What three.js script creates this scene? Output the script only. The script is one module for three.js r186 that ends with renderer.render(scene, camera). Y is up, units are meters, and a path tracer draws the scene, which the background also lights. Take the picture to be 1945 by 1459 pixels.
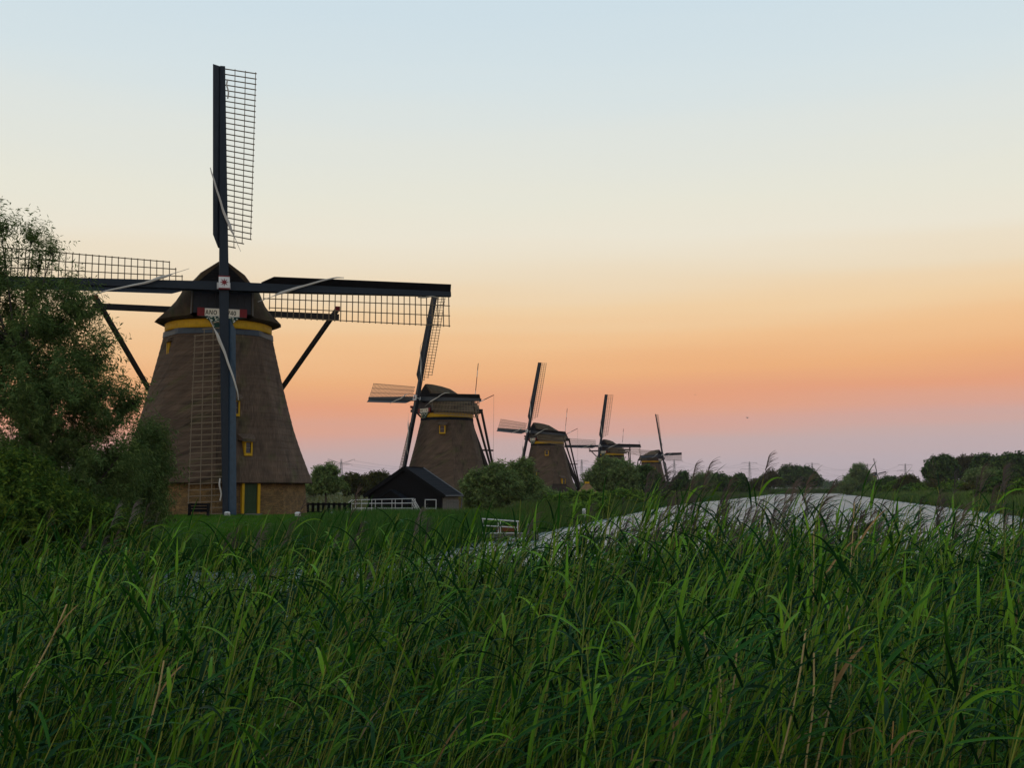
import * as THREE from 'three';
import * as BGU from 'three/addons/utils/BufferGeometryUtils.js';
import { ImprovedNoise } from 'three/addons/math/ImprovedNoise.js';

// ---------------------------------------------------------------- camera, sky, sun, exposure
const scene = new THREE.Scene();
const F = 2161, HORIZON = 929, EYE = 2.5;                       // focal length in photo pixels, horizon row, eye height over the water
const PITCH = Math.atan((HORIZON - 729.5) / F);
const camera = new THREE.PerspectiveCamera(2 * Math.atan(729.5 / F) * 180 / Math.PI, 1024 / 769, 0.1, 12000);
camera.position.set(0, EYE, 0);
camera.rotation.x = PITCH;
camera.updateMatrixWorld();

const renderer = new THREE.WebGLRenderer({ antialias: true });
renderer.toneMapping = THREE.LinearToneMapping;
renderer.toneMappingExposure = 1;
renderer.shadowMap.enabled = true;

const lin = (c) => { c /= 255; return c <= 0.04045 ? c / 12.92 : Math.pow((c + 0.055) / 1.055, 2.4); };
const SKY_STOPS = [   // elevation in degrees, sRGB colour (dusk sky opposite the sunset)
  [-90, 112, 106, 114], [-1, 158, 146, 158], [0, 165, 151, 160], [1.25, 171, 154, 161], [2.4, 188, 159, 156], [3.2, 208, 158, 144], [4.57, 228, 160, 125],
  [6.0, 237, 177, 126], [7.5, 241, 193, 143], [9.1, 241, 208, 165], [10.6, 237, 219, 190], [12.6, 236, 229, 211], [14.2, 232, 230, 215], [17.7, 223, 228, 223], [20.1, 214, 226, 229], [23.9, 205, 222, 231],
  [40, 192, 210, 226], [65, 176, 197, 219], [90, 166, 188, 214],
];
function skyTexture() {
  const W = 1024, H = 1024, data = new Float32Array(W * H * 4);
  for (let j = 0; j < H; j++) {
    const row = ((j + 0.5) / H - 0.5) * 180;
    for (let i = 0; i < W; i++) {
      const az = ((i + 0.5) / W - 0.5) * 2 * Math.PI + Math.PI / 2;   // 0 in the middle of the view, positive to the right
      const el = row + 0.35 * N3(az * 5, row * 0.9, 4.2) + 0.25 * N3(az * 2, row * 2.3, 9.1) + 2.2 * Math.sin(0.17 - az) * Math.exp(-(((row - 4) / 7) ** 2)), o = (j * W + i) * 4;   // the glow hangs lower towards the left
      let k = 0; while (k < SKY_STOPS.length - 2 && SKY_STOPS[k + 1][0] < el) k++;
      const a = SKY_STOPS[k], b = SKY_STOPS[k + 1], t = Math.min(1, Math.max(0, (el - a[0]) / (b[0] - a[0])));
      const c = [1, 2, 3].map((i) => lin(a[i] + (b[i] - a[i]) * t));
      data[o] = c[0]; data[o + 1] = c[1]; data[o + 2] = c[2]; data[o + 3] = 1;
    }
  }
  const t = new THREE.DataTexture(data, W, H, THREE.RGBAFormat, THREE.FloatType);
  t.mapping = THREE.EquirectangularReflectionMapping; t.magFilter = THREE.LinearFilter; t.minFilter = THREE.LinearFilter;
  t.needsUpdate = true; return t;
}
const noise = new ImprovedNoise(), N3 = (x, y, z) => noise.noise(x, y, z);
scene.background = skyTexture();
scene.environment = scene.background;

const sun = new THREE.DirectionalLight(new THREE.Color().setRGB(1, 0.8, 0.55), 0.24);   // the last glow of the set sun, behind the camera on the left
sun.name = 'sun';
sun.position.set(-200, 46, 120); sun.target.position.set(0, 0, -60);
sun.castShadow = true; sun.shadow.radius = 32; sun.shadow.mapSize.set(2048, 2048);
Object.assign(sun.shadow.camera, { left: -250, right: 250, top: 120, bottom: -120, near: 1, far: 900 });
scene.add(sun, sun.target);
scene.fog = new THREE.FogExp2(new THREE.Color().setRGB(0.42, 0.37, 0.43), 0.00006);   // evening haze

// ---------------------------------------------------------------- helpers
let seed = 1;
const rnd = () => { seed |= 0; seed = (seed + 0x6d2b79f5) | 0; let t = Math.imul(seed ^ (seed >>> 15), 1 | seed); t = (t + Math.imul(t ^ (t >>> 7), 61 | t)) ^ t; return ((t ^ (t >>> 14)) >>> 0) / 4294967296; };
const rr = (a, b) => a + (b - a) * rnd();
const gauss = () => Math.sqrt(-2 * Math.log(1 - rnd())) * Math.cos(2 * Math.PI * rnd());
const V = (x, y, z) => new THREE.Vector3(x, y, z);
const deg = THREE.MathUtils.degToRad, clamp = THREE.MathUtils.clamp, smooth = THREE.MathUtils.smoothstep, lerp = THREE.MathUtils.lerp;
const rgb = (r, g, b) => new THREE.Color().setRGB(r, g, b);
// the point that stands at photo pixel (px, py) at depth d from the camera
function at(px, py, d) {
  const u = (px - 972.5) / F, v = (729.5 - py) / F, s = Math.sin(PITCH), c = Math.cos(PITCH);
  const y = s + v * c, z = -c + v * s; return V(u * d / -z, EYE + y * d / -z, -d);
}
const names = new Map();
function numbered(n) { const k = names.get(n) ?? 0; names.set(n, k + 1); return k ? `${n}_${String(k).padStart(3, '0')}` : n; }
function tag(o, label, category, group) { o.userData = { ...o.userData, label, category }; if (group) o.userData.group = group; return o; }
function thing(name, label, category, [x, y, z] = [0, 0, 0], turn = 0, group) {
  const o = new THREE.Group(); o.name = numbered(name); o.position.set(x, y, z); o.rotation.y = turn; scene.add(o); return tag(o, label, category, group);
}
function mesh(name, geo, mat, parent = scene) {
  const m = new THREE.Mesh(Array.isArray(geo) ? join(geo) : geo, mat); m.name = parent === scene ? numbered(name) : name; m.castShadow = m.receiveShadow = true; parent.add(m); return m;
}
function sub(name, parent) { const g = new THREE.Group(); g.name = name; parent.add(g); return g; }
const structure = (o) => { o.userData.kind = 'structure'; return o; };
const stuff = (o) => { o.userData.kind = 'stuff'; return o; };
function join(list) {
  list = list.map((g) => { const n = g.index ? g.toNonIndexed() : g; for (const k of Object.keys(n.attributes)) if (!['position', 'normal', 'uv', 'color'].includes(k)) n.deleteAttribute(k); return n; });
  return list.length === 1 ? list[0] : BGU.mergeGeometries(list);
}
function box(w, h, d, x = 0, y = 0, z = 0, ry = 0) {                 // a box with uv in metres
  const g = new THREE.BoxGeometry(w, h, d), p = g.attributes.position, n = g.attributes.normal, uv = g.attributes.uv;
  for (let i = 0; i < p.count; i++) {
    const ax = Math.abs(n.getX(i)), ay = Math.abs(n.getY(i));
    if (ax > 0.5) uv.setXY(i, p.getZ(i), p.getY(i)); else if (ay > 0.5) uv.setXY(i, p.getX(i), p.getZ(i)); else uv.setXY(i, p.getX(i), p.getY(i));
  }
  if (ry) g.rotateY(ry); g.translate(x, y, z); return g.toNonIndexed();
}
function beam(a, b, w, h, w2 = w, h2 = h, up = V(0, 1, 0)) {         // tapering square bar from a to b
  const d = b.clone().sub(a), L = d.length(); d.normalize();
  let s = up.clone().cross(d); if (s.length() < 1e-3) s = V(1, 0, 0).cross(d); s.normalize(); const t = d.clone().cross(s);
  const g = box(1, 1, L), p = g.attributes.position, n = g.attributes.normal, uv = g.attributes.uv;
  for (let i = 0; i < p.count; i++) {
    const k = p.getZ(i) / L + 0.5, x = p.getX(i) * lerp(w, w2, k), y = p.getY(i) * lerp(h, h2, k);
    uv.setXY(i, (Math.abs(n.getX(i)) > 0.5 ? y : x), k * L);
    const q = a.clone().addScaledVector(d, k * L).addScaledVector(s, x).addScaledVector(t, y); p.setXYZ(i, q.x, q.y, q.z);
  }
  g.computeVertexNormals(); return g;
}
function pole(a, b, r1, r2 = r1, sides = 8) {                        // round pole from a to b
  const d = b.clone().sub(a), L = d.length(), g = new THREE.CylinderGeometry(r2, r1, L, sides, 1);
  g.translate(0, L / 2, 0); g.applyQuaternion(new THREE.Quaternion().setFromUnitVectors(V(0, 1, 0), d.normalize())); g.translate(a.x, a.y, a.z); return g.toNonIndexed();
}
function tubeAlong(pts, r, seg = 16, sides = 5) { return new THREE.TubeGeometry(new THREE.CatmullRomCurve3(pts), seg, r, sides).toNonIndexed(); }
function loft(rings, { closed = true, ends = [false, false], flat = false } = {}) {   // rings of equal length; uv in metres
  const n = rings[0].length, m = rings.length, pos = [], uv = [], idx = [];
  let vs = 0;
  for (let j = 0; j < m; j++) {
    let us = 0;
    if (j) vs += rings[j][0].distanceTo(rings[j - 1][0]);
    for (let i = 0; i <= (closed ? n : n - 1); i++) {
      const p = rings[j][i % n]; if (i) us += p.distanceTo(rings[j][i - 1]);
      pos.push(p.x, p.y, p.z); uv.push(us, vs);
    }
  }
  const c = closed ? n + 1 : n;
  for (let j = 0; j < m - 1; j++) for (let i = 0; i < c - 1; i++) { const a = j * c + i, b = a + 1, d = a + c, e = d + 1; idx.push(a, b, e, a, e, d); }
  ends.forEach((on, k) => {
    if (!on) return; const r = rings[k ? m - 1 : 0], ctr = r.reduce((s, p) => s.add(p), V(0, 0, 0)).multiplyScalar(1 / n), base = pos.length / 3;
    for (const p of [...r, ctr]) { pos.push(p.x, p.y, p.z); uv.push(p.x, p.y); }
    for (let i = 0; i < n - (closed ? 0 : 1); i++) k ? idx.push(base + i, base + (i + 1) % n, base + n) : idx.push(base + (i + 1) % n, base + i, base + n);
  });
  let g = new THREE.BufferGeometry();
  g.setAttribute('position', new THREE.Float32BufferAttribute(pos, 3)); g.setAttribute('uv', new THREE.Float32BufferAttribute(uv, 2)); g.setIndex(idx);
  g = flat ? g.toNonIndexed() : g; g.computeVertexNormals(); return g.index ? g.toNonIndexed() : g;
}
function quads(tris) { const g = new THREE.BufferGeometry(), p = new Float32Array(tris.length * 3); tris.forEach((v, i) => v.toArray(p, i * 3)); g.setAttribute('position', new THREE.BufferAttribute(p, 3)); const uv = new Float32Array(tris.length * 2); tris.forEach((v, i) => { uv[i * 2] = v.x; uv[i * 2 + 1] = v.y; }); g.setAttribute('uv', new THREE.BufferAttribute(uv, 2)); g.computeVertexNormals(); return g; }

// ---------------------------------------------------------------- procedural textures and materials
function texture(size, metres, fn, srgb = true) {                   // fn(x, y in 0..1, tiling noise) returns [r, g, b] in 0..255
  const w = size, data = new Uint8Array(w * w * 4);
  for (let j = 0; j < w; j++) for (let i = 0; i < w; i++) { const c = fn(i / w, j / w), o = (j * w + i) * 4; data[o] = clamp(c[0], 0, 255); data[o + 1] = clamp(c[1], 0, 255); data[o + 2] = clamp(c[2], 0, 255); data[o + 3] = 255; }
  const t = new THREE.DataTexture(data, w, w); t.wrapS = t.wrapT = THREE.RepeatWrapping; t.magFilter = THREE.LinearFilter; t.minFilter = THREE.LinearMipmapLinearFilter; t.generateMipmaps = true;
  t.repeat.set(1 / metres, 1 / metres); if (srgb) t.colorSpace = THREE.SRGBColorSpace; t.needsUpdate = true; return t;
}
function tn(x, y, fx, fy, z) {                                       // tiling noise in -1..1
  const X = x * fx, Y = y * fy, a = N3(X, Y, z), b = N3(X - fx, Y, z), c = N3(X, Y - fy, z), d = N3(X - fx, Y - fy, z);
  return lerp(lerp(a, b, x), lerp(c, d, x), y) * 1.6;
}
const straw = (x, y) => 0.5 * tn(x, y, 150, 14, 1.3) + 0.35 * tn(x, y, 60, 9, 5.1);
const thatchMap = texture(512, 5.3, (x, y) => { const k = 1 + 0.36 * straw(x, y) + 0.16 * tn(x, y, 7, 6, 9.7) + 0.07 * tn(x, y, 3, 24, 3.3), m = Math.max(0, tn(x, y, 6, 5, 21.5) - 0.2), w = 1 - 0.2 * smooth(tn(x, y, 9, 5, 31.5), 0.3, 0.8); return [(84 * k - 12 * m) * w, (70 * k + 4 * m) * w, (58 * k - 14 * m) * w]; });
const thatchBump = texture(512, 4, (x, y) => { const k = 128 + 110 * straw(x, y) + 40 * tn(x, y, 3, 24, 3.3); return [k, k, k]; }, false);
const capMap = texture(512, 4, (x, y) => { const k = 1 + 0.3 * straw(x, y) + 0.22 * tn(x, y, 6, 6, 2.7), m = Math.max(0, tn(x, y, 8, 9, 11.5)); return [68 * k - 8 * m, 56 * k + 4 * m, 41 * k - 8 * m]; });
const brickFn = (x, y) => {                                          // 10 bricks by 32 courses in 2.2 m
  const row = Math.floor(y * 32), fy = y * 32 - row, bx = x * 10 + (row % 2) * 0.5, col = Math.floor(bx), fx = bx - col, joint = fx < 0.05 || fy < 0.17;
  const h = Math.abs(Math.sin((col % 10) * 12.9898 + row * 78.233) * 43758.5453) % 1; return [joint, h];
};
const brickMap = texture(1024, 2.2, (x, y) => { const [j, h] = brickFn(x, y), s = 1 + 0.18 * tn(x, y, 40, 40, 4.4) + 0.15 * tn(x, y, 4, 4, 8.8); return j ? [98 * s, 88 * s, 70 * s] : [(88 + 34 * h) * s, (70 + 25 * h) * s, (44 + 13 * h) * s]; });
const brickBump = texture(1024, 2.2, (x, y) => { const [j] = brickFn(x, y), k = (j ? 70 : 190) + 30 * tn(x, y, 60, 60, 1.1); return [k, k, k]; }, false);
const woodGrain = (x, y) => 0.6 * tn(x, y, 60, 5, 2.2) + 0.4 * tn(x, y, 18, 3, 7.9);
const paintMap = texture(256, 1.5, (x, y) => { const k = 222 + 24 * woodGrain(x, y) + 16 * tn(x, y, 6, 6, 3.1); return [k, k, k]; });
const paintBump = texture(256, 1.5, (x, y) => { const k = 128 + 90 * woodGrain(x, y); return [k, k, k]; }, false);
const std = (o) => new THREE.MeshPhysicalMaterial({ roughness: 0.8, specularIntensity: 0.4, ...o });
const painted = (r, g, b, rough = 0.6) => std({ color: rgb(r, g, b), map: paintMap, bumpMap: paintBump, bumpScale: 0.004, roughness: rough });
const M = {
  thatch: std({ map: thatchMap, bumpMap: thatchBump, bumpScale: 0.05, roughness: 0.95 }),
  capThatch: std({ map: capMap, bumpMap: thatchBump, bumpScale: 0.05, roughness: 0.95 }),
  brick: std({ map: brickMap, bumpMap: brickBump, bumpScale: 0.012, roughness: 0.9 }),
  yellow: painted(0.62, 0.36, 0.01), blueGrey: painted(0.05, 0.07, 0.095, 0.5), tar: std({ color: rgb(0.009, 0.0095, 0.0105), map: paintMap, bumpMap: paintBump, bumpScale: 0.006, roughness: 0.85, specularIntensity: 0.2 }), tarBlue: painted(0.014, 0.02, 0.028, 0.5), steelBlue: painted(0.012, 0.02, 0.03, 0.55), windBlue: painted(0.03, 0.065, 0.105, 0.5),
  bar: std({ color: rgb(0.15, 0.115, 0.075), roughness: 0.7 }), brownBeam: painted(0.035, 0.03, 0.026, 0.6), white: painted(0.72, 0.72, 0.7, 0.45), red: painted(0.2, 0.012, 0.016, 0.5), cloth: std({ color: rgb(0.4, 0.38, 0.34), roughness: 0.9 }),
  green: painted(0.03, 0.06, 0.022, 0.6), glass: new THREE.MeshPhysicalMaterial({ color: rgb(0.02, 0.025, 0.03), roughness: 0.05, ior: 1.5 }), greyWood: painted(0.17, 0.16, 0.145, 0.85), rust: painted(0.2, 0.07, 0.028, 0.7),
  steel: std({ color: rgb(0.22, 0.22, 0.225), roughness: 0.6, metalness: 0.3 }), rope: std({ color: rgb(0.28, 0.25, 0.2) }), slate: std({ color: rgb(0.011, 0.015, 0.02), map: paintMap, bumpMap: paintBump, bumpScale: 0.01, roughness: 0.9, specularIntensity: 0.2 }), lead: painted(0.15, 0.17, 0.19, 0.5),
};

// ---------------------------------------------------------------- land and water
const LEFT_BANK = [[-140, -30], [-40, -33], [-21, -35], [-9, -36], [-5.2, -38], [-3.6, -46], [-2.2, -56], [0.3, -66], [5, -88], [15, -135], [26, -186], [50, -270], [75, -360], [101, -460], [122, -545]];
const RIGHT_BANK = [[160, -545], [146, -491], [113, -360], [78, -225], [48, -104], [40, -72], [36, -14]];
const NEAR_BANK = [[20, -13.5], [6, -12], [-8, -13], [-24, -14], [-140, -16]];
const POND = [...LEFT_BANK, ...RIGHT_BANK, ...NEAR_BANK];
function toWater(x, z) {                                             // signed distance to the waterline, positive on land
  let d = 1e9, inside = false;
  for (let i = 0, j = POND.length - 1; i < POND.length; j = i++) {
    const [ax, az] = POND[j], [bx, bz] = POND[i], ex = bx - ax, ez = bz - az, t = clamp(((x - ax) * ex + (z - az) * ez) / (ex * ex + ez * ez), 0, 1);
    d = Math.min(d, Math.hypot(x - ax - ex * t, z - az - ez * t));
    if ((az > z) !== (bz > z) && x < ax + (ex * (z - az)) / ez) inside = !inside;
  }
  return inside ? -d : d;
}
function ground(x, z) {
  const s = toWater(x, z), lawn = 0.72 * Math.exp(-(((x + 17) / 17) ** 2) - (((z + 68) / 26) ** 2));
  const near = z > -16 ? 0.75 * smooth(z, -13, -1) : 0;
  const land = 0.22 + lawn + near + 0.05 * N3(x * 0.2, 3, z * 0.2);
  return s < 0 ? Math.max(-1, -0.12 + s * 0.25) : lerp(-0.12, land, smooth(s, 0, 3.5));
}
const groundMap = texture(512, 9, (x, y) => { const k = 1 + 0.4 * tn(x, y, 60, 60, 1.7) + 0.3 * tn(x, y, 11, 11, 6.1), d = Math.max(0, tn(x, y, 5, 5, 3.9)); return [48 * k + 22 * d, 66 * k + 6 * d, 26 * k + 6 * d]; });
{
  const rows = [], pos = [], uv = [], idx = [], C = 150;
  for (let z = 40; z > -130; z -= 1.3) rows.push(z);
  for (let z = -130; z > -7000; z *= 1.06) rows.push(z);
  for (const z of rows) for (let i = 0; i <= C; i++) { const s = (i / C) * 2 - 1, x = s * (45 + Math.max(0, -z) * 0.85) + Math.max(0, -z) * 0.06; pos.push(x, ground(x, z), z); uv.push(x, -z); }
  for (let j = 0; j < rows.length - 1; j++) for (let i = 0; i < C; i++) { const a = j * (C + 1) + i, b = a + 1, c = a + C + 1; idx.push(a, b, c + 1, a, c + 1, c); }
  const g = new THREE.BufferGeometry(); g.setAttribute('position', new THREE.Float32BufferAttribute(pos, 3)); g.setAttribute('uv', new THREE.Float32BufferAttribute(uv, 2)); g.setIndex(idx); g.computeVertexNormals();
  structure(mesh('ground', g, std({ map: groundMap, roughness: 1 })));
}
{
  const waves = []; seed = 77;
  for (let i = 0; i < 46; i++) { const a = rr(-0.9, 0.9) + (rnd() < 0.25 ? Math.PI / 2 : 0), k = Math.round(rr(5, 38)); waves.push([Math.round(k * Math.sin(a)), Math.round(k * Math.cos(a)), rr(0, 6.28), 1 / (k + 4)]); }
  const f = (x, y) => { let s = 0; for (const [a, b, p, h] of waves) s += h * Math.sin(2 * Math.PI * (a * x + b * y) + p); const v = 128 + 128 * s * 1.2; return [v, v, v]; };
  const waterBump = texture(512, 7, f, false);
  const swell = []; seed = 78;
  for (let i = 0; i < 26; i++) { const a = -0.5 + gauss() * 0.55, L = rr(0.9, 3.2); swell.push([Math.sin(a) * 6.283 / L, Math.cos(a) * 6.283 / L, rr(0, 6.28), 0.0038 * L]); }
  const rise = (x, z) => { let h = 0; for (const [a, b, p, k] of swell) h += k * Math.sin(a * x + b * z + p); return h * (0.8 + 0.5 * N3(x * 0.03, 8, z * 0.02)); };
  const zs = [], pos = [], uv = [], idx = []; for (let z = -8; z > -640; z -= Math.max(0.26, -z * 0.0022)) zs.push(z);
  const C = 260;
  for (const z of zs) { const x0 = Math.min(-20, -75 + Math.max(0, -z - 40) * 0.5) + Math.max(0, -z - 150) * 0.18, x1 = -z * 0.34 + 45; for (let i = 0; i <= C; i++) { const x = lerp(x0, x1, i / C); pos.push(x, rise(x, z), z); uv.push(x, -z); } }
  for (let j = 0; j < zs.length - 1; j++) for (let i = 0; i < C; i++) { const a = j * (C + 1) + i, b = a + 1, c = a + C + 1; idx.push(a, b, c + 1, a, c + 1, c); }
  const g = new THREE.BufferGeometry(); g.setAttribute('position', new THREE.Float32BufferAttribute(pos, 3)); g.setAttribute('uv', new THREE.Float32BufferAttribute(uv, 2)); g.setIndex(idx); g.computeVertexNormals();
  structure(mesh('water', g, new THREE.MeshPhysicalMaterial({ color: rgb(0.02, 0.03, 0.032), ior: 2.33, specularColor: rgb(0.7, 0.87, 1), roughness: 0.32, bumpMap: waterBump, bumpScale: 0.15 })));
}

// ---------------------------------------------------------------- windmills
const octagon = (theta, R) => {                                       // rounded octagon, a corner at theta = 0
  let t = ((theta % (Math.PI / 4)) + Math.PI / 4) % (Math.PI / 4) - Math.PI / 8;
  return Math.min(R * Math.cos(Math.PI / 8) / Math.cos(t), R * 0.985);
};
const PROFILE = [[1.98, 6.22], [2.6, 5.98], [4.0, 5.42], [5.33, 4.95], [6.8, 4.55], [8.3, 4.16], [10.3, 3.68], [11.3, 3.45]];   // height and corner radius of the thatched body
function bodyRadius(h) { let k = 0; while (k < PROFILE.length - 2 && PROFILE[k + 1][0] < h) k++; const [a, r] = PROFILE[k], [b, s] = PROFILE[k + 1]; return lerp(r, s, clamp((h - a) / (b - a), -0.3, 1)); }
function ring(h, R, corner, n = 64, round = false) { const p = []; for (let i = 0; i < n; i++) { const a = (i / n) * 2 * Math.PI, r = round ? R : octagon(a, R); p.push(V(Math.sin(a + corner) * r, h, Math.cos(a + corner) * r)); } return p; }
function towerGeometry(corner) {
  const rings = [ring(1.9, 5.75, corner), ring(1.9, 6.2, corner)];
  for (let h = 1.96, i = 0; h < 11.2; i++) {                          // thatch in courses, each lower edge a little proud
    const top = Math.min(11.2, h + 0.43), out = i ? 0.016 : 0;
    rings.push(ring(h, bodyRadius(h) + out, corner)); rings.push(ring(top - 0.004, bodyRadius(top), corner)); h = top;
  }
  rings.push(ring(11.2, 3.2, corner)); return loft(rings);
}
function boxedOpening(mill, name, corner, facet, u, h, w, hgt, out, lit) {    // a window in a frame that stands upright out of the sloping thatch
  const mid = corner + (facet + 0.5) * Math.PI / 4, a = bodyRadius(h) * Math.cos(Math.PI / 8), g = sub(name, mill);
  g.position.set(Math.sin(mid) * a + Math.cos(mid) * u, h, Math.cos(mid) * a - Math.sin(mid) * u); g.rotation.y = mid;
  const f = 0.1, dep = out + 0.9, z = out - dep / 2;
  mesh('frame', [box(f, hgt, dep, -w / 2 + f / 2, 0, z), box(f, hgt, dep, w / 2 - f / 2, 0, z), box(w - 2 * f, f * 1.6, dep, 0, -hgt / 2 + f * 0.8, z), box(w - 2 * f, f, dep, 0, hgt / 2 - f / 2, z)], M.yellow, g);
  mesh('pane', box(w - 2 * f, hgt - 2.6 * f, 0.03, 0, f * 0.3, out - 0.1), M.glass, g);
  mesh('glazing_bar', box(w - 2 * f, 0.05, 0.045, 0, f * 0.3, out - 0.07), M.greyWood, g);
  const hood = loft([[V(-w / 2 - 0.15, hgt / 2 - 0.05, out + 0.12), V(w / 2 + 0.15, hgt / 2 - 0.05, out + 0.12), V(w / 2 + 0.15, hgt / 2 + 0.12, out + 0.1), V(-w / 2 - 0.15, hgt / 2 + 0.12, out + 0.1)], [V(-w / 2 - 0.4, hgt / 2 + 0.2, out - dep), V(w / 2 + 0.4, hgt / 2 + 0.2, out - dep), V(w / 2 + 0.4, hgt / 2 + 0.75, out - dep), V(-w / 2 - 0.4, hgt / 2 + 0.75, out - dep)]], { ends: [true, true], flat: true });
  mesh('thatch_hood', hood, M.thatch, g);
}
// the cap: outlines across it from front (z > 0) to tail
const CAP_H = 12.2;
const MAIN_X = [1, 0.86, 0.6, 0.31, 0.03], MAIN_Y = [0, 0.16, 0.47, 0.75, 1], FRONT_X = [1, 1, 0.98, 0.66, 0.03], FRONT_Y = [0, 0.22, 0.5, 0.745, 1];
const CAP = [[3.3, 1.92, 3.55, 1, 0.05], [3.05, 2.1, 3.62, 0.95, 0.02], [2.2, 3.05, 3.6, 0.45, 0], [0.9, 3.85, 3.42, 0, 0], [-0.4, 4.0, 3.14, 0, 0], [-1.8, 3.6, 2.45, 0, 0], [-3.1, 2.75, 1.85, 0, 0.02], [-4.1, 1.75, 1.5, 0, 0.08], [-4.65, 0.95, 1.2, 0, 0.15]];
function capGeometry() {
  const rings = CAP.map(([z, w, h, front, lift]) => {
    const half = MAIN_X.map((x, i) => [lerp(x, FRONT_X[i], front) * w, lerp(MAIN_Y[i], FRONT_Y[i], front) * h + lift]);
    const fine = []; for (let i = 0; i < 4; i++) for (let k = 0; k < 4; k++) fine.push([lerp(half[i][0], half[i + 1][0], k / 4), lerp(half[i][1], half[i + 1][1], k / 4)]); fine.push(half[4]);
    return [...fine.map(([x, y]) => V(x, y, z)), ...fine.reverse().map(([x, y]) => V(-x, y, z))];
  });
  const up = loft(rings, { closed: false, ends: [true, true] });
  const under = rings.map((r) => { const a = r[0], b = r[r.length - 1]; return [b.clone().add(V(0.25, -0.12, 0)), a.clone().add(V(-0.25, -0.12, 0))]; });
  const edge = rings.map((r) => { const a = r[0], b = r[r.length - 1]; return [a.clone().add(V(-0.25, -0.12, 0)), a]; }), edge2 = rings.map((r) => { const b = r[r.length - 1]; return [b, b.clone().add(V(0.25, -0.12, 0))]; });
  return join([up, loft(under, { closed: false }), loft(edge, { closed: false }), loft(edge2, { closed: false })]);
}
const canvasTexture = (w, h, draw) => { const c = document.createElement('canvas'); c.width = w; c.height = h; draw(c.getContext('2d'), w, h); const t = new THREE.CanvasTexture(c); t.colorSpace = THREE.SRGBColorSpace; return t; };
const yearTexture = canvasTexture(512, 88, (c, w, h) => { c.fillStyle = '#d9d3c2'; c.fillRect(0, 0, w, h); c.fillStyle = '#2a2c22'; c.font = 'bold 80px sans-serif'; c.textBaseline = 'middle'; c.fillText('ANO', 8, h / 2 + 3, 190); c.fillText('1', 250, h / 2 + 3, 40); c.fillText('740', 330, h / 2 + 3, 174); });
const scrollTexture = canvasTexture(256, 128, (c, w, h) => {
  c.fillStyle = '#16382f'; c.fillRect(0, 0, w, h); c.strokeStyle = '#dcdccb'; c.lineWidth = 5; seed = 5;
  for (let s = -1; s <= 1; s += 2) for (let i = 0; i < 9; i++) { const x = w / 2 + s * (10 + i * 12), y = 14 + (i % 3) * 26 + i * 2; c.beginPath(); c.arc(x, y, 7 + (i % 2) * 4, i, i + 4.2); c.stroke(); }
  c.fillStyle = '#dcdccb'; for (let i = 0; i < 26; i++) c.fillRect(rnd() * w, rnd() * h, 9, 5);
});
const capShared = { roof: capGeometry() };
const P = (a) => { const s = new THREE.Shape(); a.forEach(([x, y], i) => (i ? s.lineTo(x, y) : s.moveTo(x, y))); return s; };
const slab = (pts, depth, z = 0) => { const g = new THREE.ExtrudeGeometry(P(pts), { depth, bevelEnabled: false }); g.translate(0, 0, z); return g; };
function star(r) { const a = []; for (let i = 0; i < 16; i++) { const t = (i / 16) * 2 * Math.PI, k = i % 2 ? r * 0.38 : r; a.push([Math.sin(t) * k, Math.cos(t) * k]); } return slab(a, 0.02); }

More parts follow.
